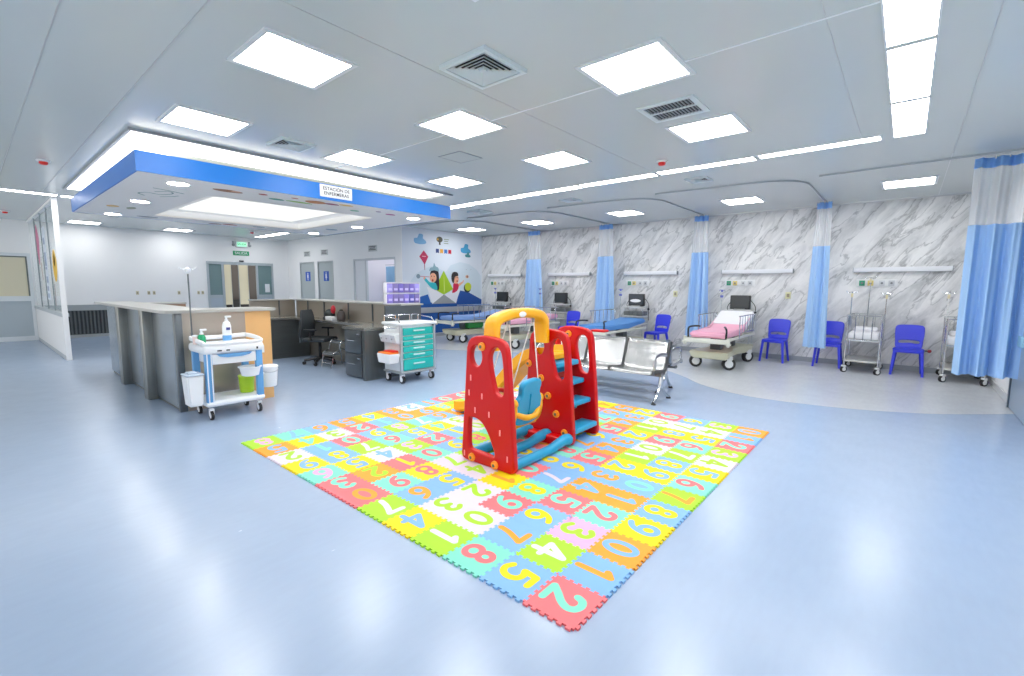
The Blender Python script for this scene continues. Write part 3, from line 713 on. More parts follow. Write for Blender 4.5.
def panel(x0, y, holes, knobs, label=None, slots=()):
    M = Matrix.Translation(P(x0, y, TH)) @ Matrix.Rotation(PI/2, 4, 'X')
    o = obj('side_panel', curve_mesh('side_panel', [sil]+holes, .016, .014, 3, M), TR, toy)
    for p in o.data.polygons: p.use_smooth = True
    o.data.set_sharp_from_angle(angle=math.radians(50))
    for u, z in knobs:
        b = new(); n = 12
        prof = [(.001, -.052), (.018, -.052), (.02, -.046), (.034, -.044), (.036, -.03), (.036, -.02)]
        lathe(b, prof, (P(x0+u, y, z)), 16, 'y')
        obj('knob', b, TO, o)
        lathe(b := new(), [(.001, -.0545), (.014, -.054), (.014, -.05)], P(x0+u, y, z), 12, 'y'); obj('screw', b, mat('screw_green_grey', (96, 110, 90), .4, metal=.4), o)
    if slots:  # slots place pale pink ticks painted as highlights on the moulded footholds
        b = new()
        for u, z in slots: box(b, x0+u-.007+OX, x0+u+.007+OX, y-.034+OY, y-.028+OY, z-.025-TH, z+.025-TH, .003)
        obj('foothold_glint', b, mat('foothold_glint_pink', (250, 150, 150), .3), o)
    return o
panel(-2.86, 2.735, [ov, wn, lw], [(.253, 1.015), (.134, .054), (.398, .05)], slots=[(.12, .74), (.1, .61), (.25, .6), (.17, .47), (.33, .46), (.45, .33), (.53, .13), (.04, .07)])
panel(-2.881, 3.62, [ov, wn], [(.067, .747), (.221, .619), (.307, .456), (.407, .292), (.505, .126)])
panel(-2.886, 4.07, [ov, wn], [(.239, 1.02)])
# overhead arch
pth = smooth_path([P(-2.58, 2.795, .98), P(-2.58, 2.795, 1.12), P(-2.58, 2.81, 1.2), P(-2.585, 2.87, 1.235), P(-2.588, 3.0, 1.262), P(-2.59, 3.16, 1.274), P(-2.595, 3.32, 1.264), P(-2.6, 3.44, 1.24), P(-2.605, 3.505, 1.19), P(-2.61, 3.52, 1.12), P(-2.61, 3.52, .98)], 5)
obj('arch_beam', sweep(new(), pth, rrect(.14, .085, .03, 3), up=(0, 1, 0)), TY, toy)
b = new(); M = P(-2.519, 3.12, 1.265)
sph(b, M, .05, .1, 1, .5); obj('badge', b, PLAST, toy)
# slide
zs = [(-2.62, .83), (-2.76, .825), (-2.88, .80), (-3.0, .73), (-3.15, .60), (-3.38, .37), (-3.6, .2), (-3.78, .115), (-3.92, .082), (-4.0, .074)]
pr = smooth_path([(x, 3.845, z) for x, z in zs], 5)
b = new(); sec = [(-.18, .075), (-.155, .075), (-.145, .02), (-.12, 0), (.12, 0), (.145, .02), (.155, .075), (.18, .075), (.18, -.02), (.15, -.045), (-.15, -.045), (-.18, -.02)]
sweep(b, [P(*p) for p in pr], sec, up=(0, 0, 1)); obj('slide_chute', b, TY, toy)
# steps
for x, z in ((-2.37, .14), (-2.45, .375), (-2.53, .565), (-2.6, .745)):
    b = new(); a = P(x, 3.845, z); box(b, a[0]-.1, a[0]+.085, a[1]-.2, a[1]+.2, a[2]-.03, a[2]+.02, .015, 3)
    box(b, a[0]-.1, a[0]-.07, a[1]-.19, a[1]+.19, a[2]-.12, a[2]-.02, .008)
    obj('step', b, TB, toy)
# floor tubes
for x in (-2.325, -2.57, -2.79):
    pp = [P(x, 2.76, .062), P(x, 2.9, .055), P(x, 3.1, .055), P(x, 3.3, .06), P(x, 3.4, .075), P(x, 3.5, .085), P(x, 3.56, .08), P(x, 3.6, .06)]
    obj('floor_tube', tube(new(), smooth_path(pp, 4), .042, 12, scales=[1.0+.25*max(0, (k-12)/10) if k < 26 else .95 for k in range(29)]), TB, toy)
b = new(); a = P(-2.6, 3.54, .06); box(b, a[0]-.25, a[0]+.25, a[1]-.05, a[1]+.06, a[2]-.045, a[2]+.04, .02, 3); obj('foot_bar', b, TR, toy)
# red basketball style flag bracket on the rear panel
b = new(); a = P(-2.36, 4.1, 1.065); box(b, a[0]-.06, a[0]+.1, a[1]-.01, a[1]+.09, a[2]-.012, a[2]+.012, .01, 3); obj('top_tray', b, TR, toy)
SX = -.115
def Q(x, y, z): return P(x+SX, y-.02, z)
# swing seat, facing away to the left
sw = obj('swing_seat', new(), TY, toy)
b = new()
for ys in (3.0, 3.36):
    tube(b, smooth_path([Q(-2.38, ys, .50), Q(-2.38, ys+.0, .40), Q(-2.43, ys, .30), Q(-2.56, ys, .27), Q(-2.7, ys, .32), Q(-2.74, ys, .42)], 5), .03, 10)
box(b, *(lambda a: (a[0]-.17, a[0]+.16, a[1]-.18, a[1]+.18, a[2]-.025, a[2]+.02))(Q(-2.56, 3.18, .285)), .02, 3)
tube(b, smooth_path([Q(-2.385, 2.99, .42), Q(-2.34, 3.1, .37), Q(-2.335, 3.18, .36), Q(-2.34, 3.26, .37), Q(-2.385, 3.37, .42)], 5), .026, 10)
for ys in (3.0, 3.36): sph(b, Q(-2.38, ys, .5), .042)
me = bpy.data.meshes.new('swing_seat'); bmesh.ops.recalc_face_normals(b, faces=b.faces); b.to_mesh(me); b.free(); me.materials.append(TY)
for p in me.polygons: p.use_smooth = True
me.set_sharp_from_angle(angle=math.radians(40)); sw.data = me
# moulded blue back shell
ol = sm2([(-.165, .0), (-.175, .12), (-.168, .2), (-.13, .24), (-.135, .31), (-.095, .36), (.0, .375), (.095, .37), (.135, .33), (.13, .25), (.165, .2), (.175, .12), (.165, .0), (.08, -.04), (-.08, -.04)], 4)
Mb = Matrix.Translation(Q(-2.40, 3.18, .33)) @ Matrix.Rotation(math.radians(10), 4, 'Y') @ Matrix.Rotation(PI/2, 4, 'Z') @ Matrix.Rotation(PI/2, 4, 'X')
sb = obj('seat_back', curve_mesh('seat_back', [ol], .012, .016, 3, Mb), TB, sw)
for p in sb.data.polygons: p.use_smooth = True
b = new(); tube(b, [Mb @ V(0, .02, .03), Mb @ V(0, .15, .031), Mb @ V(-.01, .25, .03)], .009, 6); obj('moulded_ridge', b, TB, sw)
b = new(); box(b, *(lambda a: (a[0]-.15, a[0]+.1, a[1]-.15, a[1]+.15, a[2]-.03, a[2]+.03))(Q(-2.56, 3.18, .325)), .025, 3)
for s in (-1, 1): box(b, *(lambda a: (a[0]-.12, a[0]+.12, a[1]-.015, a[1]+.015, a[2]-.07, a[2]+.08))(Q(-2.5, 3.18+s*.155, .4)), .015, 3)
obj('seat_pan', b, TB, sw)
b = new(); tube(b, smooth_path([Q(-2.72, 3.0, .47), Q(-2.76, 3.08, .52), Q(-2.765, 3.18, .53), Q(-2.76, 3.28, .52), Q(-2.72, 3.36, .47)], 5), .022, 10); tube(b, [Q(-2.765, 3.18, .53), Q(-2.74, 3.18, .4), Q(-2.7, 3.18, .3)], .02, 8)
obj('safety_bar', b, TR, sw)
ROPE = mat('white_rope', (240, 238, 232), .7)
for ya, yb in ((3.02, 3.0), (3.36, 3.36)):
    for xe in (-2.72, -2.38):
        obj('rope', cyl(new(), P(-2.59, ya, 1.24), Q(xe, yb, .5), .0055, seg=6), ROPE, sw)
    obj('hanger', cyl(new(), P(-2.59, ya, 1.18), P(-2.59, ya, 1.24), .014, seg=10), mat('hanger_grey', (150, 155, 160), .4, metal=.5), sw)

# ------------------------------------------------------------------ nurse station
CT = mat('counter_top_grey', (172, 171, 166), .3, noise=.04, nscale=6)
WOOD = mat('light_wood', (222, 170, 108), .45, noise=.10, nscale=5, stretch=(1, 1, .15))
def part_box(name, parent, m, *dims, bev=0): return obj(name, box(new(), *dims, bev), m, parent)
t = thing('reception_counter', 'tall stainless steel reception counter with pilasters and a wooden end panel', 'counter', (-8.3, 1.7, 0))
ox, oy = 8.3, -1.7
def LB(b, x0, x1, y0, y1, z0, z1, bev=0): return box(b, x0+ox, x1+ox, y0+oy, y1+oy, z0, z1, bev)
for k, (x0, x1) in enumerate(((-10.32, -9.05), (-8.9, -7.62), (-7.47, -6.43))):
    obj('front_panel', LB(new(), x0, x1, 1.56, 1.6, .04, 1.17), STEEL, t)
for x0 in (-9.07, -7.64):
    obj('pilaster', LB(new(), x0, x0+.19, 1.46, 1.62, 0, 1.17, .008), mat('pilaster_steel', (140, 142, 138), .3, metal=.75, noise=.12, nscale=8, stretch=(6, 6, .3)), t)
obj('plinth', LB(new(), -10.3, -6.45, 1.575, 1.62, 0, .045), STEELD, t)
obj('corner_post', LB(new(), -6.50, -6.425, 1.555, 1.63, 0, 1.17, .004), STEELD, t)
obj('end_panel', LB(new(), -6.47, -6.43, 1.63, 2.31, 0, 1.17), STEELW, t)
obj('wood_panel', LB(new(), -6.475, -6.428, 2.31, 2.62, 0, 1.17), WOOD, t)
obj('outlet_plate', LB(new(), -6.428, -6.422, 2.42, 2.52, .62, .72), PLAST, t)
obj('end_side', LB(new(), -6.85, -6.475, 2.58, 2.62, 0, 1.17), WOOD, t)
obj('back_side', LB(new(), -10.08, -6.9, 1.85, 1.88, 0, 1.17), STEELD, t)
b = new(); prism(b, [(x+ox, y+oy) for x, y in [(-10.6, 1.44), (-6.52, 1.44), (-6.42, 1.47), (-6.38, 1.56), (-6.38, 2.68), (-6.9, 2.68), (-6.9, 1.95), (-10.6, 1.95)]], lambda u, v, d: (u, v, d), 1.17, 1.205)
w_ = thing('counter_worktop', 'pale grey ledge top running along the front reception counter and its wooden end', 'worktop', (-8.3, 1.7, 1.17))
for v in b.verts: v.co.z -= 1.17
bmesh.ops.bevel(b, geom=list(b.edges), offset=.006, segments=2, affect='EDGES'); obj('slab', b, CT, w_)
# inner back counter
t = thing('back_counter', 'steel back counter with panelled splash wall inside the nurse station', 'counter', (-10.1, 3.4, 0)); ox, oy = 10.1, -3.4
obj('splash_panel', LB(new(), -10.46, -10.4, 3.85, 4.78, 0, 1.18), STEELW, t)
for y in (4.42,): obj('panel_joint', LB(new(), -10.4, -10.385, y, y+.025, .85, 1.18), STEELD, t)
obj('under_cabinet', LB(new(), -10.39, -9.76, 3.85, 4.77, 0, .798), mat('under_cabinet_steel', (96, 100, 100), .35, metal=.6, noise=.15, nscale=4, stretch=(.5, .5, 8)), t)
obj('ledge', LB(new(), -10.5, -10.3, 3.85, 4.69, 1.18, 1.205), CT, t)
t = thing('side_shelf', 'brown edged steel shelf unit behind the front counter, its ledge showing above', 'shelf unit', (-10.35, 2.3, 0)); ox, oy = 10.35, -2.3
obj('cabinet_body', LB(new(), -10.5, -10.2, 1.97, 2.62, 0, 1.08), STEELW, t); obj('shelf_edge', LB(new(), -10.55, -10.18, 1.96, 2.66, 1.08, 1.15), mat('ledge_brown', (150, 118, 92), .5), t); obj('shelf_top', LB(new(), -10.56, -10.17, 1.96, 2.67, 1.15, 1.18), CT, t)
t = thing('rear_counter', 'steel rear counter of the nurse station with panelled splash wall', 'counter', (-8.4, 4.95, 0)); ox, oy = 8.4, -4.95
obj('splash_panel', LB(new(), -10.38, -6.44, 4.8, 4.86, 0, 1.18), STEELW, t)
for x in (-9.85, -9.15, -8.22, -7.4): obj('panel_joint', LB(new(), x, x+.03, 4.785, 4.8, .86, 1.18), STEELD, t)
obj('outer_panel', LB(new(), -10.38, -6.44, 5.1, 5.14, 0, 1.18), STEEL, t)
obj('end_panel', LB(new(), -6.47, -6.43, 4.42, 5.14, 0, 1.18), STEELD, t)
obj('ledge', LB(new(), -10.5, -6.40, 4.70, 5.17, 1.18, 1.205), CT, t)
t = thing('desk_worktop', 'steel desk worktop on the back counter, left of the office chair', 'worktop', (-10.05, 3.4, .8))
obj('slab', box(new(), -.345, .35, .45, 1.38, 0, .04), mat('desk_steel', (150, 150, 146), .22, metal=.7, noise=.06, nscale=4), t)
t = thing('desk_worktop', 'steel desk worktop along the rear counter, above the office chair and drawers', 'worktop', (-8.4, 4.4, .8)); ox, oy = 8.4, -4.4
b = new(); prism(b, [(x+ox, y+oy) for x, y in ((-9.69, 4.42), (-7.1, 4.42), (-7.1, 4.02), (-6.44, 4.02), (-6.44, 4.78), (-9.69, 4.78))], lambda u, v, d: (u, v, d), 0, .04)
obj('slab', b, mat('desk_steel', (150, 150, 146), .22, metal=.7, noise=.06, nscale=4), t)
obj('support_leg', LB(new(), -7.20, -7.10, 4.2, 4.7, -.8, -.001), ALU, t)
t = thing('drawer_cabinet', 'dark steel cabinet of two deep drawers at the open end of the nurse station', 'cabinet', (-6.75, 4.4, 0)); ox, oy = 6.75, -4.4
obj('carcass', LB(new(), -7.06, -6.5, 4.06, 4.78, 0.02, .798), STEELD, t)
for z0, z1 in ((.04, .4), (.42, .79)):
    d = obj('drawer', LB(new(), -7.05, -6.56, 4.035, 4.06, z0, z1, .004), STEELD, t)
    b = new(); tube(b, [(x+ox, y+oy, z) for x, y, z in [(-6.93, 4.04, z0+.2), (-6.93, 4.01, z0+.2), (-6.72, 4.01, z0+.2), (-6.72, 4.04, z0+.2)]], .008, 8); obj('handle', b, CHROME, d)
    b = new(); LB(b, -6.66, -6.58, 4.02, 4.036, z1-.07, z1-.05, .003); obj('latch', b, CHROME, d)
obj('end_column', LB(new(), -6.5, -6.43, 4.02, 4.42, 0, .798), mat('column_steel', (112, 116, 116), .3, metal=.75, noise=.15, nscale=4, stretch=(1, 6, .4)), t)

# office chair
OC = mat('chair_charcoal', (38, 44, 48), .6, noise=.08, nscale=60)
t = thing('office_chair', 'black swivel office chair with mesh back at the nurse station desk', 'chair', (-8.56, 4.38, 0), math.radians(-62))
b = new()
for k in range(5):
    a = 2*PI*k/5+.3; tube(b, [(0, 0, .12), (.15*math.cos(a), .15*math.sin(a), .10), (.29*math.cos(a), .29*math.sin(a), .075)], .024, 8)
obj('star_base', b, BLACK, t)
for k in range(5):
    a = 2*PI*k/5+.3; b = new(); x, y = .29*math.cos(a), .29*math.sin(a); cyl(b, (x-.02, y, .03), (x+.02, y, .03), .03); obj('caster', b, RUBBER, t)
obj('gas_column', cyl(new(), (0, 0, .1), (0, 0, .44), .028), BLACK, t)
obj('seat', box(new(), -.24, .24, -.22, .25, .44, .52, .035, 3), OC, t)
b = new(); pts = smooth_path([(0, -.2, .46), (0, -.27, .5), (0, -.275, .62), (0, -.25, .8), (0, -.27, 1.04)], 5)
sweep(b, pts[6:], rrect(.42, .05, .02, 3), up=(0, 1, 0), scales=[1, 1.02, 1.05, 1.06, 1.08, 1.08, 1.06, 1.05, 1.02, 1, .98, .94, .88, .8, .7][:len(pts)-6]); obj('backrest', b, OC, t)
obj('back_support', tube(new(), pts[:12], .022, 8), BLACK, t)
for s in (-1, 1):
    b = new(); tube(b, [(s*.2, .0, .48), (s*.28, 0, .5), (s*.28, 0, .66)], .016, 8); box(b, s*.28-.03, s*.28+.03, -.13, .12, .66, .69, .012); obj('armrest', b, BLACK, t)
obj('hanging_cloth', box(new(), -.17, .17, -.33, -.30, .42, .72, .012), mat('grey_cloth', (92, 100, 104), .8), t)

# step stool
t = thing('step_stool', 'two-step chrome stool with grey treads under the nurse station desk', 'step stool', (-8.06, 4.45, 0))
b = new()
for s in (-.18, .18):
    tube(b, smooth_path([(s, .2, 0), (s, .17, .3), (s, .12, .46), (s, .0, .48), (s, -.06, .3)], 4), .011, 8)
    tube(b, smooth_path([(s, -.06, .3), (s, -.16, .26), (s, -.22, 0)], 4), .011, 8)
for p in ((.17, .3), (-.2, .08), (.12, .46), (.0, .48)): cyl(b, (-.18, p[0], p[1]), (.18, p[0], p[1]), .01)
obj('frame', b, CHROME, t)
for y, z in ((-.12, .25), (.07, .44)): obj('tread', box(new(), -.17, .17, y-.09, y+.09, z-.012, z+.012, .006), mat('tread_grey', (120, 124, 126), .6), t)
# things on the desk
t = thing('telephone', 'dark desk item with a red part on the rear nurse station desk', 'desk item', (-8.66, 4.66, .84))
b = new(); sph(b, (0, 0, .106), .12, 1, .8, .85); box(b, -.12, .12, -.1, .1, 0, .05, .02); obj('body', b, mat('dark_green_black', (34, 44, 44), .5), t)
t.name = 'desk_item'
b = new(); sph(b, (.13, 0, .2), .07, .9, .6, 1.2); tube(b, [(.06, 0, .12), (.12, 0, .18)], .015); obj('red_part', b, mat('deep_red', (190, 24, 44), .5), t)
t = thing('tissue_box', 'small white box on the nurse station desk', 'box', (-8.42, 4.55, .84)); obj('box_body', box(new(), -.11, .11, -.06, .06, 0, .075, .006), PLAST, t); obj('slot', box(new(), -.05, .05, -.02, .02, .0745, .0765), mat('slot_grey', (170, 170, 172), .6), t)
t = thing('dark_canister', 'dark rounded canister standing further right on the desk', 'canister', (-8.2, 4.64, .84)); obj('body', lathe(new(), [(.055, 0), (.075, .02), (.08, .1), (.06, .17), (.03, .19)]), mat('canister_brown', (70, 62, 60), .5), t); obj('cap', lathe(new(), [(.035, .19), (.03, .21), (.005, .215)]), BLACK, t)
# drug label rack standing on the counter end
RW = mat('rack_white', (232, 230, 238), .4)
t = thing('leaflet_rack', 'white two-tier rack of purple and blue bins standing on the rear counter end', 'rack', (-6.52, 4.78, 1.205), PI/2); t.scale = (1, 1, 1.08)
b = new(); box(b, -.34, .34, -.01, .0, 0, .33); box(b, -.34, -.33, -.09, 0, 0, .33); box(b, .33, .34, -.09, 0, 0, .33)
for z in (0, .16, .32): box(b, -.34, .34, -.09, 0, z, z+.012)
obj('frame', b, RW, t)
rnd = random.Random(3); PUR = [mat('bin_%d' % k, c, .35) for k, c in enumerate([(104, 92, 176), (126, 112, 196), (84, 84, 160), (150, 140, 214), (112, 100, 160)])]
for r in range(2):
    for k in range(6):
        x = -.325+k*.109; o = obj('bin', box(new(), x, x+.104, -.1, -.02, .016+r*.16, .152+r*.16, .006), PUR[rnd.randrange(5)], t); obj('bin_label', box(new(), x+.02, x+.085, -.1025, -.1, .05+r*.16, .085+r*.16), mat('bin_label', (186, 176, 224), .5), o)


# ------------------------------------------------------------------ casters (shared builder)
def caster(parent, x, y, r=.05, wm=None, hub=None, zt=None, name='caster', ang=0):
    R_ = Matrix.Translation((x, y, 0)) @ Matrix.Rotation(ang, 4, 'Z') @ Matrix.Translation((-x, -y, 0))
    zt = zt or r*2.6
    b = new(); lathe(b, [(r*.55, -r*.32), (r, -r*.3), (r, r*.3), (r*.55, r*.32)], (x, y, r), 18, 'x'); b.transform(R_)
    o = obj(name, b, wm or RUBBER, parent)
    b = new(); lathe(b, [(.002, -r*.36), (r*.62, -r*.34), (r*.62, r*.34), (.002, r*.36)], (x, y, r), 14, 'x'); b.transform(R_); obj('hub', b, hub or PLAST, o)
    b = new(); box(b, x-r*.5, x-r*.4, y-r*.35, y+r*.35, r*.9, zt-.01); box(b, x+r*.4, x+r*.5, y-r*.35, y+r*.35, r*.9, zt-.01); box(b, x-r*.5, x+r*.5, y-r*.5, y+r*.5, zt-r*.5, zt, .004); b.transform(R_); obj('fork', b, hub or PLAST, o)
    return o

# ------------------------------------------------------------------ white treatment trolley (front faces +x)
TBL = mat('trolley_blue', (96, 160, 216), .35)
t = thing('treatment_trolley', 'white plastic treatment trolley with blue posts in front of the reception counter', 'trolley', (-6.02, 1.945, 0), PI/2); t.scale = (.9, 1, 1)
for x in (-.28, .28):
    for y in (-.2, .2): caster(t, x, y, .05)
obj('lower_shelf', box(new(), -.34, .34, -.26, .25, .15, .215, .03, 3), PLAST, t)
for x in (-.29, .29):
    for y in (-.22, .2): obj('post', box(new(), x-.04, x+.04, y-.03, y+.03, .2, .78, .01), TBL, t)
b = new(); sweep(b, smooth_path([(-.31, -.255, .2), (-.31, -.255, .75)], 2), rrect(.008, .012, .002)); sweep(b, smooth_path([(-.265, -.255, .2), (-.265, -.255, .75)], 2), rrect(.008, .012, .002)); obj('post_stripe', b, PLAST, t)
d = obj('drawer', box(new(), -.26, .28, -.24, .22, .62, .74, .012), PLAST, t)
b = new(); 
pl = [(-.2, .735), (.2, .735), (.17, .71), (.08, .695), (-.08, .695), (-.17, .71)]; prism(b, pl, lambda u, v, d_: (u, d_, v), -.262, -.235); obj('drawer_pull', b, TBL, d)
b = new(); box(b, -.35, .35, -.27, .26, .74, .84, .035, 3); obj('top_tray', b, PLAST, t)
b = new(); pth = [(-.33, -.25, .86), (.33, -.25, .86), (.33, .24, .86), (-.33, .24, .86)]
sweep(b, smooth_path([(-.33, -.2, .865), (-.3, -.245, .85), (0, -.25, .845), (.3, -.245, .85), (.33, -.2, .868), (.335, 0, .885), (.33, .2, .89), (.28, .24, .89), (0, .245, .88), (-.28, .24, .89), (-.33, .2, .89), (-.335, 0, .88)], 4, True), rrect(.03, .05, .012), closed=True, up=(0, 0, 1)); obj('tray_rim', b, PLAST, t)
b = new(); box(b, .25, .27, -.274, -.268, .765, .79); box(b, -.2, -.15, -.273, -.268, .77, .785); box(b, -.1, -.06, -.273, -.268, .77, .785); obj('lock', b, BLACK, t)
b = new(); cyl(b, (-.3, .24, .75), (-.3, .24, 1.68), .009); cyl(b, (-.3, .24, .7), (-.3, .24, .95), .014); obj('drip_pole', b, STEELD, t)
b = new(); lathe(b, [(.005, 1.62), (.03, 1.64), (.035, 1.68), (.01, 1.7)], (-.3, .24, 0), 12)
for s in (-1, 1): tube(b, smooth_path([(-.3, .24, 1.68), (-.3+s*.06, .24, 1.675), (-.3+s*.1, .24, 1.7)], 4), .007, 6)
obj('pole_hooks', b, PLAST, t)
obj('side_bracket', box(new(), .33, .4, -.12, .1, .42, .45, .008), PLAST, t)
# things on and around it (world coords)
def bottle(name, label, cat, loc, prof, m, capm, h, extra=None):
    t = thing(name, label, cat, loc)
    obj('bottle_body', lathe(new(), prof, seg=18), m, t)
    b = new(); cyl(b, (0, 0, h), (0, 0, h+.035), .012); box(b, -.014, .014, -.014, .05, h+.03, h+.05, .005); cyl(b, (0, 0, h-.012), (0, 0, h+.008), .02)
    obj('pump', b, capm, t)
    if extra: extra(t)
    return t
def lbl(t):
    obj('blue_label', lathe(new(), [(.0462, .0), (.0468, .01), (.0468, .055), (.0462, .06)], (0, 0, .03), 18), TBL, t)
    b = new(); box(b, .044, .0475, -.02, .02, .15, .18); obj('printed_mark', b, mat('navy_ink', (60, 70, 150), .5), t)
bottle('pump_bottle', 'tall white pump bottle with a blue label standing on the trolley', 'bottle', (-5.93, 1.93, .84), [(.04, 0), (.046, .01), (.046, .19), (.035, .235), (.016, .25), (.015, .26)], PLAST, PLAST, .26, lbl)
bottle('sanitizer_bottle', 'small green hand sanitizer bottle with white pump on the trolley', 'bottle', (-5.98, 1.69, .84), [(.036, 0), (.04, .008), (.04, .075), (.03, .1), (.014, .115), (.013, .12)], mat('green_gel', (22, 150, 96), .25), PLAST, .12)
t = thing('medicine_cup', 'small pale pink cup on the trolley, left of the green bottle', 'cup', (-6.02, 1.64, .84)); b = new(); lathe(b, [(.024, 0), (.028, .09), (.025, .09), (.022, .006)], seg=16); obj('cup_body', b, mat('cup_pink', (240, 214, 206), .4), t); obj('cup_lid', lathe(new(), [(.029, .088), (.029, .1), (.01, .104)], seg=16), PLAST, t)
t = thing('waste_bin', 'white lidded waste bin hung on the left side of the trolley', 'bin', (-5.84, 1.545, .19))
b = new(); prism(b, [(-.1, -.085), (.1, -.085), (.1, .075), (-.1, .075)], lambda u, v, d: (u*(.82 if d < .1 else 1), v*(.82 if d < .1 else 1), d), 0, .34); bmesh.ops.bevel(b, geom=list(b.edges), offset=.015, segments=2, affect='EDGES'); obj('bin_body', b, PLAST, t)
b = new(); box(b, -.105, .105, -.09, .08, .335, .355, .01); box(b, -.06, .06, -.06, .03, .355, .375, .01); obj('bin_lid', b, mat('lid_bluegrey', (188, 204, 220), .4), t)
t = thing('instrument_bowl', 'white round bowl held under the right side of the trolley top', 'bowl', (-5.78, 2.1, .45)); b = new(); lathe(b, [(.06, 0), (.09, .01), (.11, .1), (.125, .105), (.125, .115), (.103, .112), (.085, .02), (.05, .012)], seg=24); obj('bowl_body', b, PLAST, t); obj('holder_arm', box(new(), -.05, .0, .1, .2, .085, .1, .004), PLAST, t)
t = thing('white_bucket', 'white lidded bucket hanging at the right end of the trolley', 'bucket', (-6.06, 2.41, .24)); b = new(); lathe(b, [(.09, 0), (.095, .01), (.112, .23), (.112, .24)], seg=24); obj('bucket_body', b, PLAST, t); obj('bucket_lid', lathe(new(), [(.118, .235), (.118, .255), (.1, .265), (.01, .27)], seg=24), PLAST, t); obj('bail_handle', tube(new(), smooth_path([(0, -.118, .22), (.08, -.08, .2), (.12, 0, .19), (.08, .08, .2), (0, .118, .22)], 4), .005, 6), ALU, t)
t = thing('lime_container', 'lime green container at the right end of the trolley lower shelf', 'container', (-6.02, 2.14, .217)); b = new(); lathe(b, [(.07, 0), (.075, .01), (.085, .2), (.08, .2), (.07, .02)], seg=20); obj('container_body', b, mat('lime_plastic', (176, 214, 30), .4), t); obj('container_rim', lathe(new(), [(.084, .19), (.09, .195), (.09, .205), (.08, .206)], seg=20), mat('lime_plastic_light', (196, 226, 80), .4), t)

# ------------------------------------------------------------------ teal medical cart (front faces +x)
TEAL = mat('teal_drawer', (18, 176, 168), .35)
LGREY = mat('cart_white', (226, 230, 232), .35)
t = thing('medical_cart', 'white medical cart with six teal drawers beside the nurse station', 'medical cart', (-6.04, 4.59, 0), PI/2)
for x in (-.29, .29):
    for y in (-.18, .18): caster(t, x, y, .06, RUBBER, PLAST, .15)
obj('base', box(new(), -.35, .35, -.25, .24, .15, .19, .02), mat('cart_base_grey', (150, 156, 160), .4), t)
obj('body', box(new(), -.33, .33, -.21, .22, .19, .9, .012), LGREY, t)
b = new()
for x in (-.325, .325): box(b, x-.018, x+.018, -.232, -.19, .19, .9, .006)
obj('corner_post', b, ALU, t)
zz = [(.2, .375), (.385, .475), (.485, .575), (.585, .655), (.665, .735), (.745, .865)]
for z0, z1 in zz:
    d = obj('drawer', box(new(), -.29, .29, -.232, -.2, z0, z1-.004, .006), TEAL, t)
    zc = (z0+z1)/2+.012; b = new(); box(b, -.11, .11, -.252, -.232, zc-.012, zc+.012, .006); obj('handle', b, mat('handle_pale', (190, 226, 224), .3), d)
obj('top', box(new(), -.36, .36, -.26, .25, .9, .945, .018, 3), LGREY, t)
b = new()
for x0, x1 in ((-.33, -.12), (-.06, .16), (.2, .33)): tube(b, smooth_path([(x0, .2, .94), (x0, .2, 1.02), (x0+.02, .2, 1.04), (x1-.02, .2, 1.04), (x1, .2, 1.02), (x1, .2, .94)], 3), .009, 8)
tube(b, [(-.33, .2, 1.03), (-.33, -.15, 1.0), (-.33, -.2, .94)], .009, 8); tube(b, [(.33, .2, 1.03), (.33, -.15, 1.0), (.33, -.2, .94)], .009, 8)
obj('guard_rail', b, CHROME, t)
obj('push_handle', tube(new(), smooth_path([(-.34, -.12, .86), (-.40, -.12, .86), (-.40, .14, .86), (-.34, .14, .86)], 3), .01, 8), CHROME, t)
b = new()
for k in range(3):
    y = -.2+k*.135; prism(b, [(-.33, .62), (-.33, .78), (-.44, .76), (-.40, .64)], lambda u, v, d: (u, d, v), y, y+.128)
obj('tilt_bin', b, mat('clear_white_bin', (214, 220, 224), .25), t)
b = new()
for k in range(3): box(b, -.442, -.436, -.2+k*.135+.05, -.2+k*.135+.08, .69, .71)
obj('bin_knob', b, mat('bin_grey', (130, 136, 140), .4), t)
b = new(); box(b, .33, .37, -.16, .0, .45, .72, .008); obj('file_holder', b, LGREY, t)
b = new(); box(b, .33, .41, -.16, .1, .28, .5, .012); obj('side_pocket', b, mat('teal_light', (80, 200, 192), .35), t)
obj('lock', box(new(), .27, .30, -.24, -.228, .873, .893), BLACK, t)
t = thing('sharps_tray', 'white sharps tray with orange red lid on the left side of the teal cart', 'sharps container', (-6.02, 4.15, .33)); t.scale = (.78, .72, .85)
b = new(); prism(b, [(-.21, -.12), (.24, -.12), (.24, .15), (-.21, .15)], lambda u, v, d: (u*(.85 if d < .1 else 1), v*(.85 if d < .1 else 1), d), 0, .17); bmesh.ops.bevel(b, geom=list(b.edges), offset=.012, segments=2, affect='EDGES'); obj('tray_body', b, PLAST, t)
b = new(); box(b, -.18, .21, -.1, .13, .168, .195, .01); obj('orange_lid', b, mat('sharps_orange', (248, 130, 30), .4), t)
b = new(); box(b, -.1, .2, -.02, .13, .195, .225, .012); obj('red_flap', b, REDP, t)

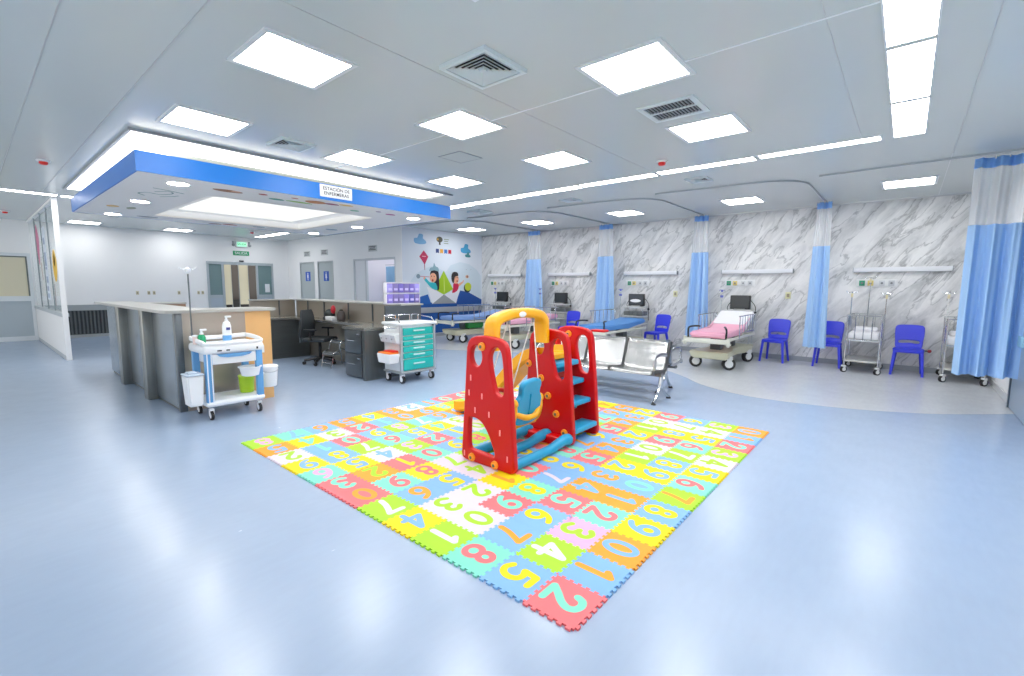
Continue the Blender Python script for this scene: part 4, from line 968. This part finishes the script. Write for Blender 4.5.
# ------------------------------------------------------------------ stretchers
BEIGE = mat('bed_beige', (206, 204, 178), .4)
BEDW = mat('bed_frame_pale', (216, 216, 202), .4)
WHEELH = mat('wheel_white', (228, 230, 230), .4)
def stretcher(label, loc, rz, matcol, sheet=None, tilt=16, under=None, pillow=None, rails=(-1, 1)):
    t = thing('hospital_bed', label, 'bed', loc, rz, 'wheeled hospital beds along the marble wall')
    for x in (-.3, .3):
        for y in (-.66, .66): caster(t, x, y, .115, RUBBER, WHEELH, .25, 'wheel', math.radians(-62 if y < 0 else -35))
    # sculpted base cover
    b = new()
    ring = [(-1, -.95), (1, -.95), (.97, -.5), (.62, -.25), (.62, .25), (.97, .5), (1, .95), (-1, .95), (-.97, .5), (-.62, .25), (-.62, -.25), (-.97, -.5)]
    prism(b, [(u*.36, v*.98) for u, v in ring], lambda u, v, d: (u*(1 if d > .28 else .88), v*(1 if d > .28 else .94), d), .2, .34)
    bmesh.ops.bevel(b, geom=list(b.edges), offset=.025, segments=2, affect='EDGES'); obj('base_cover', b, BEIGE, t)
    for y in (-.4, .4): obj('lift_column', box(new(), -.1, .1, y-.1, y+.1, .32, .56, .02), mat('bed_dark_grey', (92, 96, 98), .5), t)
    b = new()
    for s in (-1, 1): sweep(b, [(s*.31, -1.0, .56), (s*.31, 1.0, .56)], rrect(.05, .05, .012))
    for y in (-1.0, -.4, .3, 1.0): sweep(b, [(-.31, y, .56), (.31, y, .56)], rrect(.05, .04, .01))
    obj('bed_frame', b, BEDW, t)
    b = new(); sweep(b, [(-.38, -1.06, .55), (.38, -1.06, .55)], rrect(.05, .085, .015)); 
    for s in (-1, 1): cyl(b, (s*.38, -1.06, .47), (s*.38, -1.06, .62), .03); cyl(b, (s*.38, -1.06, .5), (s*.38, -1.06, .53), .05)
    obj('foot_bumper', b, BEDW, t)
    # mattress: flat foot half, raised head half
    ta = math.radians(tilt); L_ = .85
    pr = [(-1.0, .6), (.12, .6), (.12+L_*math.cos(ta), .6+L_*math.sin(ta))]
    n = (-math.sin(ta), math.cos(ta)); hh = .11
    top = [(pr[2][0]+n[0]*hh, pr[2][1]+n[1]*hh), (.11, .6+hh+.0), (-1.0, .6+hh)]
    b = new(); prism(b, pr+top, lambda u, v, d: (d, u, v), -.32, .32); bmesh.ops.bevel(b, geom=list(b.edges), offset=.028, segments=3, affect='EDGES')
    mo = obj('mattress', b, matcol, t)
    if sheet:
        a0 = .12+.2*math.cos(ta); z0_ = .6+.2*math.sin(ta)
        p0 = (a0, z0_); p1 = (pr[2][0]+.012*math.cos(ta), pr[2][1]+.012*math.sin(ta)); h2 = hh+.008
        b = new(); prism(b, [(p0[0], p0[1]-.004), (p1[0], p1[1]-.004), (p1[0]+n[0]*h2, p1[1]+n[1]*h2), (p0[0]+n[0]*h2, p0[1]+n[1]*h2)], lambda u, v, d: (d, u, v), -.328, .328); bmesh.ops.bevel(b, geom=list(b.edges), offset=.02, segments=2, affect='EDGES'); obj('head_sheet', b, sheet, t)
    obj('backrest_panel', prism(new(), [(pr[1][0], .575), (pr[2][0], pr[2][1]-.03), (pr[2][0]-.01, pr[2][1]), (pr[1][0], .6)], lambda u, v, d: (d, u, v), -.31, .31), BEDW, t)
    # side rails
    for s in rails:
        b = new(); x = s*.375; za = .66; zb = .98
        tube(b, smooth_path([(x, -.35, .56), (x, -.35, zb-.04), (x, -.31, zb), (x, .72, zb), (x, .76, zb-.04), (x, .76, .62)], 3), .011, 8)
        tube(b, [(x, -.35, za), (x, .76, za)], .008, 6)
        for k in range(5): tube(b, [(x, -.17+k*.185, za), (x, -.17+k*.185, zb)], .007, 6)
        obj('side_rail', b, CHROME, t)
    for s in (-1, 1):
        obj('push_handle', tube(new(), smooth_path([(s*.33, -1.03, .6), (s*.335, -1.03, .74), (s*.315, -1.01, .79), (s*.26, -.86, .80), (s*.22, -.75, .79)], 4), .017, 8), BLACK, t)
    b = new(); cyl(b, (-.36, 1.0, .5), (-.36, 1.0, 1.44), .009); cyl(b, (-.36, 1.0, .5), (-.36, 1.0, .7), .014); obj('drip_pole', b, CHROME, t)
    b = new(); box(b, -.39, -.33, .975, 1.025, 1.3, 1.35, .008); box(b, -.38, -.34, .98, 1.02, 1.42, 1.47, .008); tube(b, [(-.42, 1, 1.46), (-.3, 1, 1.46)], .008, 6); obj('pole_clamp', b, mat('clamp_blue', (100, 110, 190), .4), t)
    if under: obj('storage_box', box(new(), -.2, .25, -.45, .35, .37, .52, .02), under, t)
    if pillow: obj('pillow', box(new(), -.24, .24, .62, .9, .0, .09, .04, 3), pillow, t)
    return t
MBLU = mat('mattress_blue', (76, 138, 206), .5, noise=.04, nscale=6)
MLIL = mat('mattress_periwinkle', (128, 164, 224), .5, noise=.04, nscale=6)
MPNK = mat('mattress_pink', (242, 176, 200), .5, noise=.03, nscale=6)
SHEET = mat('white_sheet', (238, 238, 242), .6)
stretcher('hospital bed with periwinkle mattress and green box beneath, beside the painted mural', (-9.2, 9.3, 0), math.radians(-8), MLIL, None, 8, mat('green_box', (30, 122, 50), .45))
stretcher('hospital bed with pink mattress half hidden behind the yellow swing arch', (-7.42, 9.28, 0), math.radians(-4), MPNK, None, 6)
stretcher('hospital bed with bright blue mattress behind the steel bench', (-4.98, 9.42, 0), 0, MBLU, None, 5, rails=(-1,))
stretcher('hospital bed with pink mattress, white raised head and beige wheeled base', (-2.7, 9.68, 0), 0, MPNK, SHEET, 22)

# ------------------------------------------------------------------ monitor carts
def monitor_cart(label, loc, rz, bright=False):
    t = thing('monitor_cart', label, 'monitor cart', loc, rz, 'patient monitor carts beside the beds')
    b = new()
    for x in (-.24, .24):
        tube(b, [(x, .12, .1), (x, .12, 1.04)], .014, 8); tube(b, [(x, -.16, .1), (x, -.16, 1.0)], .012, 8)
    obj('frame', b, ALU, t)
    for x in (-.22, .22):
        for y in (-.16, .14): caster(t, x, y, .045)
    for z in (.3, .62, .8, 1.02): obj('shelf', box(new(), -.27, .27, -.2, .16, z-.012, z+.012, .005), mat('cart_shelf', (206, 208, 206), .35), t)
    for z, c in ((.64, 0), (.82, 1)):
        b = new()
        for k in range(4): box(b, -.25+k*.127, -.25+k*.127+.118, -.19, .1, z, z+.12-.02*c, .008)
        obj('instrument_tray', b, mat('tray_dark' if c else 'tray_pale', (92, 98, 98) if c else (170, 172, 168), .4), t)
    m = obj('monitor', box(new(), -.2, .2, -.05, .05, 1.05, 1.35, .012), BLACK, t)
    obj('screen', box(new(), -.18, .18, -.054, -.049, 1.085, 1.33), mat('screen_lit' if bright else 'screen_dark', (70, 74, 78) if bright else (40, 46, 50), .15), m)
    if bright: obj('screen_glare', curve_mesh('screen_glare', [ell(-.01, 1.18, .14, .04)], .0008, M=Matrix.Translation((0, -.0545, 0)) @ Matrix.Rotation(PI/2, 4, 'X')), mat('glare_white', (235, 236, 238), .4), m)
    obj('monitor_base', box(new(), -.12, .12, -.09, .09, 1.03, 1.06, .01), mat('monitor_base_grey', (170, 172, 172), .4), t)
    b = new()
    tube(b, smooth_path([(.2, 0, 1.25), (.29, .05, 1.1), (.27, .1, .9), (.3, .05, .7)], 5), .008, 6); obj('cable', b, BLACK, t)
    obj('cable', tube(new(), smooth_path([(-.2, 0, 1.2), (-.27, .02, 1.08), (-.24, .04, .95)], 5), .008, 6), BLACK, t)
    obj('hand_bulb', sph(new(), (.29, .05, .98), .03), BLACK, t)
    return t
monitor_cart('monitor cart with dark screen at the first bay beside the mural', (-9.55, 10.82, 0), 0)
monitor_cart('monitor cart with dark screen at the second bay behind the yellow arch', (-7.46, 10.96, 0), 0)
monitor_cart('monitor cart with a bright patch on its screen behind the blue bed', (-5.1, 10.82, 0), 0, True)
monitor_cart('monitor cart with large dark screen behind the pink bed with white head', (-2.74, 10.93, 0), 0)

# ------------------------------------------------------------------ blue plastic chairs
CB = mat('chair_blue', (46, 58, 220), .38, spec=.5)
chair0 = None
def blue_chair(label, x, y, rz):
    global chair0
    if chair0 is not None: return dup(chair0, (x, y, 0), rz, label)
    t = thing('plastic_chair', label, 'chair', (x, y, 0), rz, 'blue plastic chairs along the marble wall')
    b = new(); prism(b, sm2([(-.2, -.2), (0, -.215), (.2, -.2), (.205, 0), (.18, .17), (0, .18), (-.18, .17), (-.205, 0)], 3), lambda u, v, d: (u, v, d), .43, .46); bmesh.ops.bevel(b, geom=list(b.edges), offset=.01, segments=2, affect='EDGES'); box(b, -.195, .195, -.212, -.19, .4, .45, .008)
    obj('seat', b, CB, t)
    M = Matrix.Translation((0, .17, .45)) @ Matrix.Rotation(math.radians(-12), 4, 'X') @ Matrix.Rotation(PI/2, 4, 'X')
    ol = sm2([(-.175, .0), (-.195, .15), (-.205, .3), (-.19, .40), (-.1, .425), (.1, .425), (.19, .40), (.205, .3), (.195, .15), (.175, .0), (.06, -.02), (-.06, -.02)], 3)
    o = obj('backrest', curve_mesh('backrest', [ol, sm2([(-.13, .09), (0, .1), (.13, .09), (.135, .135), (0, .15), (-.135, .135)], 3)], .006, .01, 2, M), CB, t)
    for p in o.data.polygons: p.use_smooth = True
    for sx in (-1, 1):
        for x0, y0, x1, y1 in ((.18, -.18, .215, -.22), (.165, .14, .205, .24)):
            b = new(); sweep(b, [(sx*x0, y0, .44), (sx*(x0+x1)/2, (y0+y1)/2, .22), (sx*x1, y1, 0)], rrect(.05, .045, .012), scales=[1.1, .95, .8]); obj('leg', b, CB, t)
    chair0 = t; return t
blue_chair('blue plastic chair between the two cribs, with a red knob at its side', .1, 10.75, 0)
blue_chair('blue plastic chair standing right of the pink bed', -2.0, 10.82, math.radians(-4))
blue_chair('blue plastic chair partly behind the hanging curtain, left of the first crib', -1.08, 10.85, 0)
blue_chair('blue plastic chair behind the steel bench, between blue bed and pink bed', -4.47, 10.62, math.radians(-14))
blue_chair('blue plastic chair whose back shows behind the red slide panel, right of the second monitor', -6.82, 10.4, 0)
t = thing('red_knob', 'small dark red knob on the side of the chair between the cribs', 'knob', (.38, 10.72, .44)); obj('cap', sph(new(), (.0, 0, 0), .03), mat('dark_red', (140, 28, 40), .4), t); obj('stem', cyl(new(), (-.072, 0, 0), (.0, 0, 0), .012), BLACK, t)

# ------------------------------------------------------------------ cribs
def crib(label, x, y, rz=0):
    t = thing('hospital_crib', label, 'crib', (x, y, 0), rz, 'steel cribs with drip poles')
    W, D = .24, .42
    for sx in (-W, W):
        for sy in (-D, D):
            caster(t, sx, sy, .055, RUBBER, WHEELH, .13, 'caster', math.radians(-50))
            obj('post', cyl(new(), (sx, sy, .11), (sx, sy, 1.04), .013), CHROME, t)
    b = new()
    for z in (.6, 1.03):
        tube(b, [(-W, -D, z), (W, -D, z)], .011); tube(b, [(-W, D, z), (W, D, z)], .011); tube(b, [(-W, -D, z), (-W, D, z)], .011); tube(b, [(W, -D, z), (W, D, z)], .011)
    obj('rail', b, CHROME, t)
    for s in (-D, D):
        b = new()
        for k in range(1, 4): cyl(b, (-W+k*W/2, s, .6), (-W+k*W/2, s, 1.03), .007, seg=8)
        obj('end_bars', b, CHROME, t)
    for s in (-W, W):
        b = new()
        for k in range(1, 8): cyl(b, (s, -D+k*D/4, .6), (s, -D+k*D/4, 1.03), .006, seg=8)
        obj('side_bars', b, CHROME, t)
    obj('mattress', box(new(), -W+.02, W-.02, -D+.02, D-.02, .6, .72, .03, 3), SHEET, t)
    obj('pillow', box(new(), -W+.06, W-.06, .1, .36, .71, .8, .04, 3), SHEET, t)
    obj('mattress_deck', box(new(), -W, W, -D, D, .575, .6), ALU, t)
    obj('lower_shelf', box(new(), -W, W, -D, D, .2, .23, .004), mat('shelf_pale_steel', (202, 202, 196), .35, metal=.4), t)
    for sx, sy, h in ((-W-.0, D*.2, 1.45), (W+.03, -D*.1, 1.43), (0, D, 1.72)):
        b = new(); cyl(b, (sx, sy, .6), (sx, sy, h), .009, seg=10); tube(b, smooth_path([(sx-.09, sy, h+.02), (sx-.06, sy, h-.015), (sx, sy, h), (sx+.06, sy, h-.015), (sx+.09, sy, h+.02)], 3), .006, 6); obj('drip_pole', b, CHROME, t)
        obj('pole_clamp', box(new(), sx-.016, sx+.016, sy-.02, sy+.02, h-.1, h-.03, .004), mat('clamp_cream', (226, 214, 168), .5), t)
    return t
crib('steel crib with white mattress on casters between two blue chairs', -.53, 10.66)
crib('steel crib half hidden by the wide blue curtain at the right', .79, 10.64)

# ------------------------------------------------------------------ curtains
CURT = mat('curtain_blue', (164, 202, 244), .7, noise=.03, nscale=5)
CURTH = mat('curtain_header', (120, 170, 232), .7)
NET = mat('curtain_net', (236, 240, 244), .8, alpha=.5)
def bundle(label, x, y, wt, wb, z0, n, rz=0, amp=.07, ph=0):
    t = thing('privacy_curtain', label, 'curtain', (x, y, 0), rz, 'blue ward curtains with net tops')
    zt = H-.045; zm = 2.3
    f = lambda z: wt+(wb-wt)*(zt-z)/(zt-z0)
    a, c, d, e = wt, f(zt-.12), f(zm), wb
    obj('header_band', wave_sheet(-c/2, c/2, zt-.12, zt, amp*.7, n, ph=ph, bot=(-c/2, c/2), nz=2), CURTH, t, 60)
    obj('net_panel', wave_sheet(-c/2, c/2, zm, zt-.12, amp*.75, n, ph=ph, bot=(-d/2, d/2), nz=5), NET, t, 60)
    obj('fabric_panel', wave_sheet(-d/2, d/2, z0, zm, amp, n, ph=ph, bot=(-e/2, e/2), nz=12), CURT, t, 60)
    b = new()
    for k in range(5): xx = -a/2+a*(k+.5)/5; box(b, xx-.006, xx+.006, -.006, .006, zt-.02, H-.025)
    obj('hook', b, ALU, t)
    return t
bundle('gathered blue curtain nearest the mural, left of the second monitor', -8.33, 10.8, .42, .76, .42, 3, amp=.06)
bundle('gathered blue curtain above the blue bed, second from the mural', -6.02, 10.8, .38, .62, .42, 3, ph=1.1, amp=.06)
bundle('gathered blue curtain left of the pink bed with white head', -3.62, 10.8, .30, .52, .4, 3, ph=2.1, amp=.06)
bundle('narrow gathered blue curtain beside the first crib, covering part of a blue chair', -1.285, 10.5, .23, .38, .38, 2, ph=.5, amp=.05)
bundle('wide open blue curtain with net top at the right edge of the photo', .825, 8.22, .6, .6, .42, 3.2, amp=.095, ph=2.9)

# ------------------------------------------------------------------ steel waiting benches
POL = mat('polished_steel', (236, 236, 234), .22, metal=.85, noise=.05, nscale=2)
def bench(label, loc, rz, ends=None, group='steel waiting benches'):
    t = thing('waiting_bench', label, 'bench', loc, rz, group)
    prof = [(-.36, .40), (-.345, .425), (-.31, .435), (-.18, .42), (-.06, .405), (.02, .415), (.06, .46), (.09, .55), (.125, .64), (.155, .735), (.18, .765), (.205, .755)]
    pf = smooth_path([(0, a, b_) for a, b_ in prof], 3)
    sw_ = .62
    for k in range(3):
        b = new(); x0 = -.93+k*sw_; cx = x0+sw_/2
        nn = 8; rows = []
        for p in pf:
            row = []
            for i in range(nn+1):
                s = i/nn*2-1
                dish = .018*(1-s*s) if p.z < .74 else 0
                row.append(b.verts.new((cx+s*(sw_/2-.02), p.y+(dish if p.z > .5 else 0), p.z-(dish if p.z <= .5 else 0))))
            rows.append(row)
        for A, B in zip(rows, rows[1:]):
            for i in range(nn): b.faces.new((A[i], A[i+1], B[i+1], B[i]))
        bmesh.ops.solidify(b, geom=list(b.faces), thickness=.012)
        obj('seat_shell', b, POL, t)
    for k in range(4):
        b = new(); x = -.93+k*sw_
        sweep(b, [(x, p.y+.006, p.z-.004) for p in pf], [(-.016, -.022), (.016, -.022), (.016, .022), (-.016, .022)], up=(0, 0, 1)); obj('divider', b, ends if ends and k in (0, 3) else mat('divider_black', (44, 46, 48), .4), t)
    obj('beam', sweep(new(), [(-.95, -.1, .36), (.95, -.1, .36)], rrect(.07, .045, .01)), STEELD, t)
    for x in (-.8, .93):
        b = new()
        tube(b, smooth_path([(x, -.1, .36), (x, -.12, .22), (x, -.2, .1), (x, -.3, .02)], 4), .022, 10); tube(b, smooth_path([(x, -.08, .36), (x, -.06, .22), (x, .05, .1), (x, .2, .02)], 4), .022, 10)
        obj('leg', b, CHROME, t)
        for y in (-.3, .2): obj('foot', lathe(new(), [(.032, 0), (.032, .012), (.018, .03)], (x, y, 0), 12), BLACK, t)
    for x in (-.93, .93):
        b = new(); sweep(b, smooth_path([(x, -.30, .44), (x, -.31, .56), (x, -.26, .62), (x, -.06, .63), (x, .08, .6)], 4), rrect(.05, .02, .008), up=(1, 0, 0)); obj('armrest', b, CHROME, t)
    return t
bench('polished steel three-seat bench facing the play mat, behind the slide', (-3.31, 5.94, 0), 0)
bench('polished steel three-seat bench turned to the beds, back to back with the first', (-3.42, 6.52, 0), PI, CHROME)

# ------------------------------------------------------------------ wall fittings on the marble
TRW = mat('trunking_white', (232, 234, 238), .35)
bx_ = [-9.77, -7.35, -4.94, -2.52, -.115]
nm = ['nearest the mural', 'of the second bay', 'above the blue bed', 'above the white-headed bed', 'above the crib']
for k, x in enumerate(bx_):
    t = thing('bedhead_light', 'long white bedhead light rail on the marble wall ' + nm[k], 'light rail', (x, YM, 1.865), 0, 'bedhead light rails')
    obj('rail_body', box(new(), -.7, .7, -.085, 0, -.04, .045, .008), TRW, t); obj('under_strip', box(new(), -.69, .69, -.06, -.02, -.046, -.038), mat('strip_grey', (170, 174, 178), .4), t)
    for e_ in (-.705, .695): obj('end_cap', box(new(), e_, e_+.01, -.087, 0, -.042, .047), TRIMG, t)
    t = thing('gas_outlet_panel', 'row of medical gas outlets under the light rail ' + nm[k], 'outlet panel', (x-.33, YM, 1.615), 0, 'medical outlet panels')
    obj('back_plate', box(new(), -.31, .31, -.012, 0, -.075, .075, .003), mat('outlet_white', (228, 230, 230), .4), t)
    for q, (dx, c) in enumerate(((-.22, (40, 150, 110)), (-.09, (226, 206, 120)), (.08, (208, 212, 214)), (.22, (196, 200, 204)))):
        o = obj('outlet_socket', box(new(), dx-.045, dx+.045, -.03, -.012, -.05, .05, .004), mat('socket_%d' % q, c, .4), t)
        lathe(b := new(), [(.002, -.034), (.018, -.034), (.02, -.03)], (dx, 0, 0), 12, 'y'); obj('port', b, mat('port_grey', (120, 126, 130), .4), o)
for x, l in ((-1.89, 'pale yellow wall plate on the marble right of the pink bed'), (-4.28, 'pale yellow wall plate on the marble above the chair behind the bench')):
    outlet(x, YM, 1.36, 'y', l, 'wall_plate', .05, .07, mat('plate_paleyellow', (222, 220, 170), .5), 'pale yellow wall plates')

# ------------------------------------------------------------------ mural on the side wall (faces +x)
XM = -10.8
mu = thing('wall_mural', 'painted children mural with paper boat, kite, clouds and two children on the side wall', 'mural', (XM, 9.6, 0))
Mm = lambda d: Matrix.Translation((d, -9.6, 0)) @ Mx
def paint(name, pts, rgb, d=.002, sm=0):
    sp = [sm2(pts, sm)] if sm else [pts]
    return obj(name, curve_mesh(name, sp, .0009, M=Mm(d)), mat('mural_%d_%d_%d' % rgb, rgb, .55), mu)
paint('pale_hill', [(8.2, .7), (8.2, 1.55), (8.45, 1.85), (8.75, 2.0), (9.1, 2.12), (9.45, 2.0), (9.6, 1.93), (9.8, 2.15), (10.2, 2.27), (10.6, 2.22), (10.95, 2.05), (11.14, 1.85), (11.14, .7)], (206, 221, 232), .0015)
paint('blue_sea', [(8.05, .1), (8.05, 1.02), (11.17, 1.02), (11.17, .1)], (18, 78, 156), .003)
paint('blue_hill', [(8.3, .98), (8.35, 1.14), (8.9, 1.27), (9.02, .98)], (26, 92, 176), .004)
paint('blue_hill', [(10.0, .98), (10.2, 1.38), (10.55, 1.33), (11.17, 1.08), (11.17, .98)], (18, 74, 156), .004)
paint('boat_left', [(8.85, 1.5), (9.52, 1.26), (9.06, .98)], (232, 232, 238), .005)
paint('boat_right', [(10.2, 1.45), (9.52, 1.26), (10.02, .98)], (226, 226, 234), .005)
paint('boat_front', [(9.06, .98), (9.52, 1.26), (10.02, .98)], (150, 154, 158), .006)
paint('boat_sail', [(9.15, 1.42), (9.52, 1.98), (9.9, 1.42), (9.52, 1.25)], (160, 198, 30), .0055)
paint('boat_sail', [(9.52, 1.98), (9.56, 1.4), (9.52, 1.25)], (206, 224, 110), .0062)
cl = lambda cx, cz, s: [(cx-.2*s, cz-.1*s), (cx-.22*s, cz+.02*s), (cx-.1*s, cz+.05*s), (cx-.04*s, cz+.16*s), (cx+.1*s, cz+.15*s), (cx+.1*s, cz+.04*s), (cx+.2*s, cz-.02*s), (cx+.2*s, cz-.1*s), (cx, cz-.13*s)]
paint('cloud', cl(8.64, 2.84, 1), (112, 172, 216), .004, 3)
paint('cloud', cl(10.46, 2.68, 1), (72, 164, 212), .004, 3)
paint('cloud', cl(10.55, 2.5, .55), (60, 140, 150), .0045, 3)
paint('kite', [(8.76, 2.54), (8.93, 2.37), (8.79, 2.13), (8.6, 2.36)], (196, 44, 90), .004)
paint('kite_tail', [(8.775, 2.14), (8.80, 2.14), (8.80, 1.98), (8.785, 1.98)], (176, 60, 90), .004)
paint('kite_face', [(8.7, 2.38), (8.84, 2.38), (8.84, 2.36), (8.7, 2.36)], (240, 180, 190), .005)
paint('tree_emblem', ell(9.37, 2.9, .12, .085), (84, 84, 70), .004); paint('tree_emblem', [(9.345, 2.86), (9.40, 2.86), (9.41, 2.74), (9.34, 2.74)], (70, 66, 60), .005); paint('tree_emblem', ell(9.3, 2.9, .03, .03), (230, 170, 60), .005)
b = new()
for z_, w0 in ((2.92, .2), (2.865, .17), (2.80, .18)): box(b, .0035, .0045, 9.54-9.6, 9.54-9.6+w0, z_-.012, z_+.012)
obj('emblem_lines', b, mat('mural_grey_text', (150, 166, 146), .5), mu)
for k, c in enumerate(((40, 62, 120), (236, 170, 60), (40, 110, 190), (210, 40, 60))):
    y = 9.22+k*.165; paint('bunting_flag', [(y, 2.62), (y+.12, 2.62), (y+.12, 2.49), (y+.06, 2.51), (y, 2.49)], c, .004)
# girl on the left, boy on the right (painted, generic)
SK = (236, 170, 136)
paint('girl_hair', [(9.0, 1.92), (9.1, 2.0), (9.28, 1.98), (9.33, 1.8), (9.33, 1.42), (9.2, 1.42), (9.16, 1.6), (9.0, 1.75)], (26, 22, 28), .006, 3)
paint('girl_face', ell(9.1, 1.76, .13, .14), SK, .007); paint('girl_mouth', ell(9.08, 1.68, .03, .04), (176, 40, 50), .008); paint('girl_eye', ell(9.04, 1.8, .014, .02), (30, 26, 26), .008); paint('girl_eye', ell(9.14, 1.8, .014, .02), (30, 26, 26), .008)
paint('girl_cap', [(8.96, 1.95), (9.0, 2.05), (9.1, 2.08), (9.14, 2.2), (9.2, 2.1), (9.3, 2.06), (9.32, 1.95), (9.15, 1.98)], (134, 168, 180), .0085, 3)
paint('girl_dress', [(9.0, 1.62), (9.2, 1.6), (9.26, 1.4), (9.05, 1.44), (8.86, 1.6), (8.76, 1.7), (8.8, 1.76), (8.92, 1.66)], (46, 180, 190), .0065, 2)
paint('girl_hand', ell(8.77, 1.74, .035, .035), SK, .007); paint('toy_ball', ell(8.55, 1.79, .07, .065), (124, 146, 160), .004); paint('toy_stick', [(8.62, 1.8), (8.95, 1.79), (8.95, 1.77), (8.62, 1.78)], (200, 120, 130), .004)
paint('boy_hair', [(9.84, 1.7), (9.84, 1.86), (9.92, 1.95), (10.08, 1.94), (10.12, 1.84), (9.98, 1.8), (9.92, 1.6)], (34, 26, 26), .007, 3)
paint('boy_face', ell(10.02, 1.73, .12, .14), SK, .006); paint('boy_eye', ell(10.02, 1.78, .013, .02), (30, 26, 26), .008); paint('boy_eye', ell(10.1, 1.78, .013, .02), (30, 26, 26), .008); paint('boy_mouth', ell(10.07, 1.67, .03, .028), (176, 60, 60), .008)
paint('boy_shirt', [(9.92, 1.6), (10.1, 1.6), (10.14, 1.5), (10.06, 1.36), (9.86, 1.3), (9.9, 1.46)], (206, 30, 74), .0055, 2)
paint('boy_arm', [(10.1, 1.58), (10.3, 1.66), (10.34, 1.72), (10.36, 1.68), (10.3, 1.6), (10.12, 1.5)], SK, .0052, 2)
paint('small_toy', ell(10.51, 1.82, .07, .05), (206, 156, 120), .004); paint('small_toy', ell(10.52, 1.82, .03, .03), (120, 90, 90), .005)
paint('green_ball', ell(10.52, 1.46, .16, .15), (30, 50, 46), .0055); paint('green_ball', ell(10.55, 1.5, .145, .13), (190, 206, 40), .0065)
for y in (10.48, 10.68): paint('small_bird', [(y-.03, 2.06), (y, 2.04), (y+.03, 2.06), (y, 2.03)], (120, 130, 136), .004)
obj('wall_text_line', box(new(), .0, .012, 8.02-9.6, 11.17-9.6, .02, .1), BASE, mu) if False else None
t = thing('wall_bumper', 'grey protective handrail band running along the mural wall', 'handrail', (XM, 9.6, .8))
obj('rail_board', box(new(), 0.012, .06, -1.55, 1.55, -.08, .08, .012), mat('bumper_grey', (158, 164, 172), .4), t); obj('rail_bracket', box(new(), .0095, .02, -1.5, 1.5, -.05, .05), TRIMG, t)
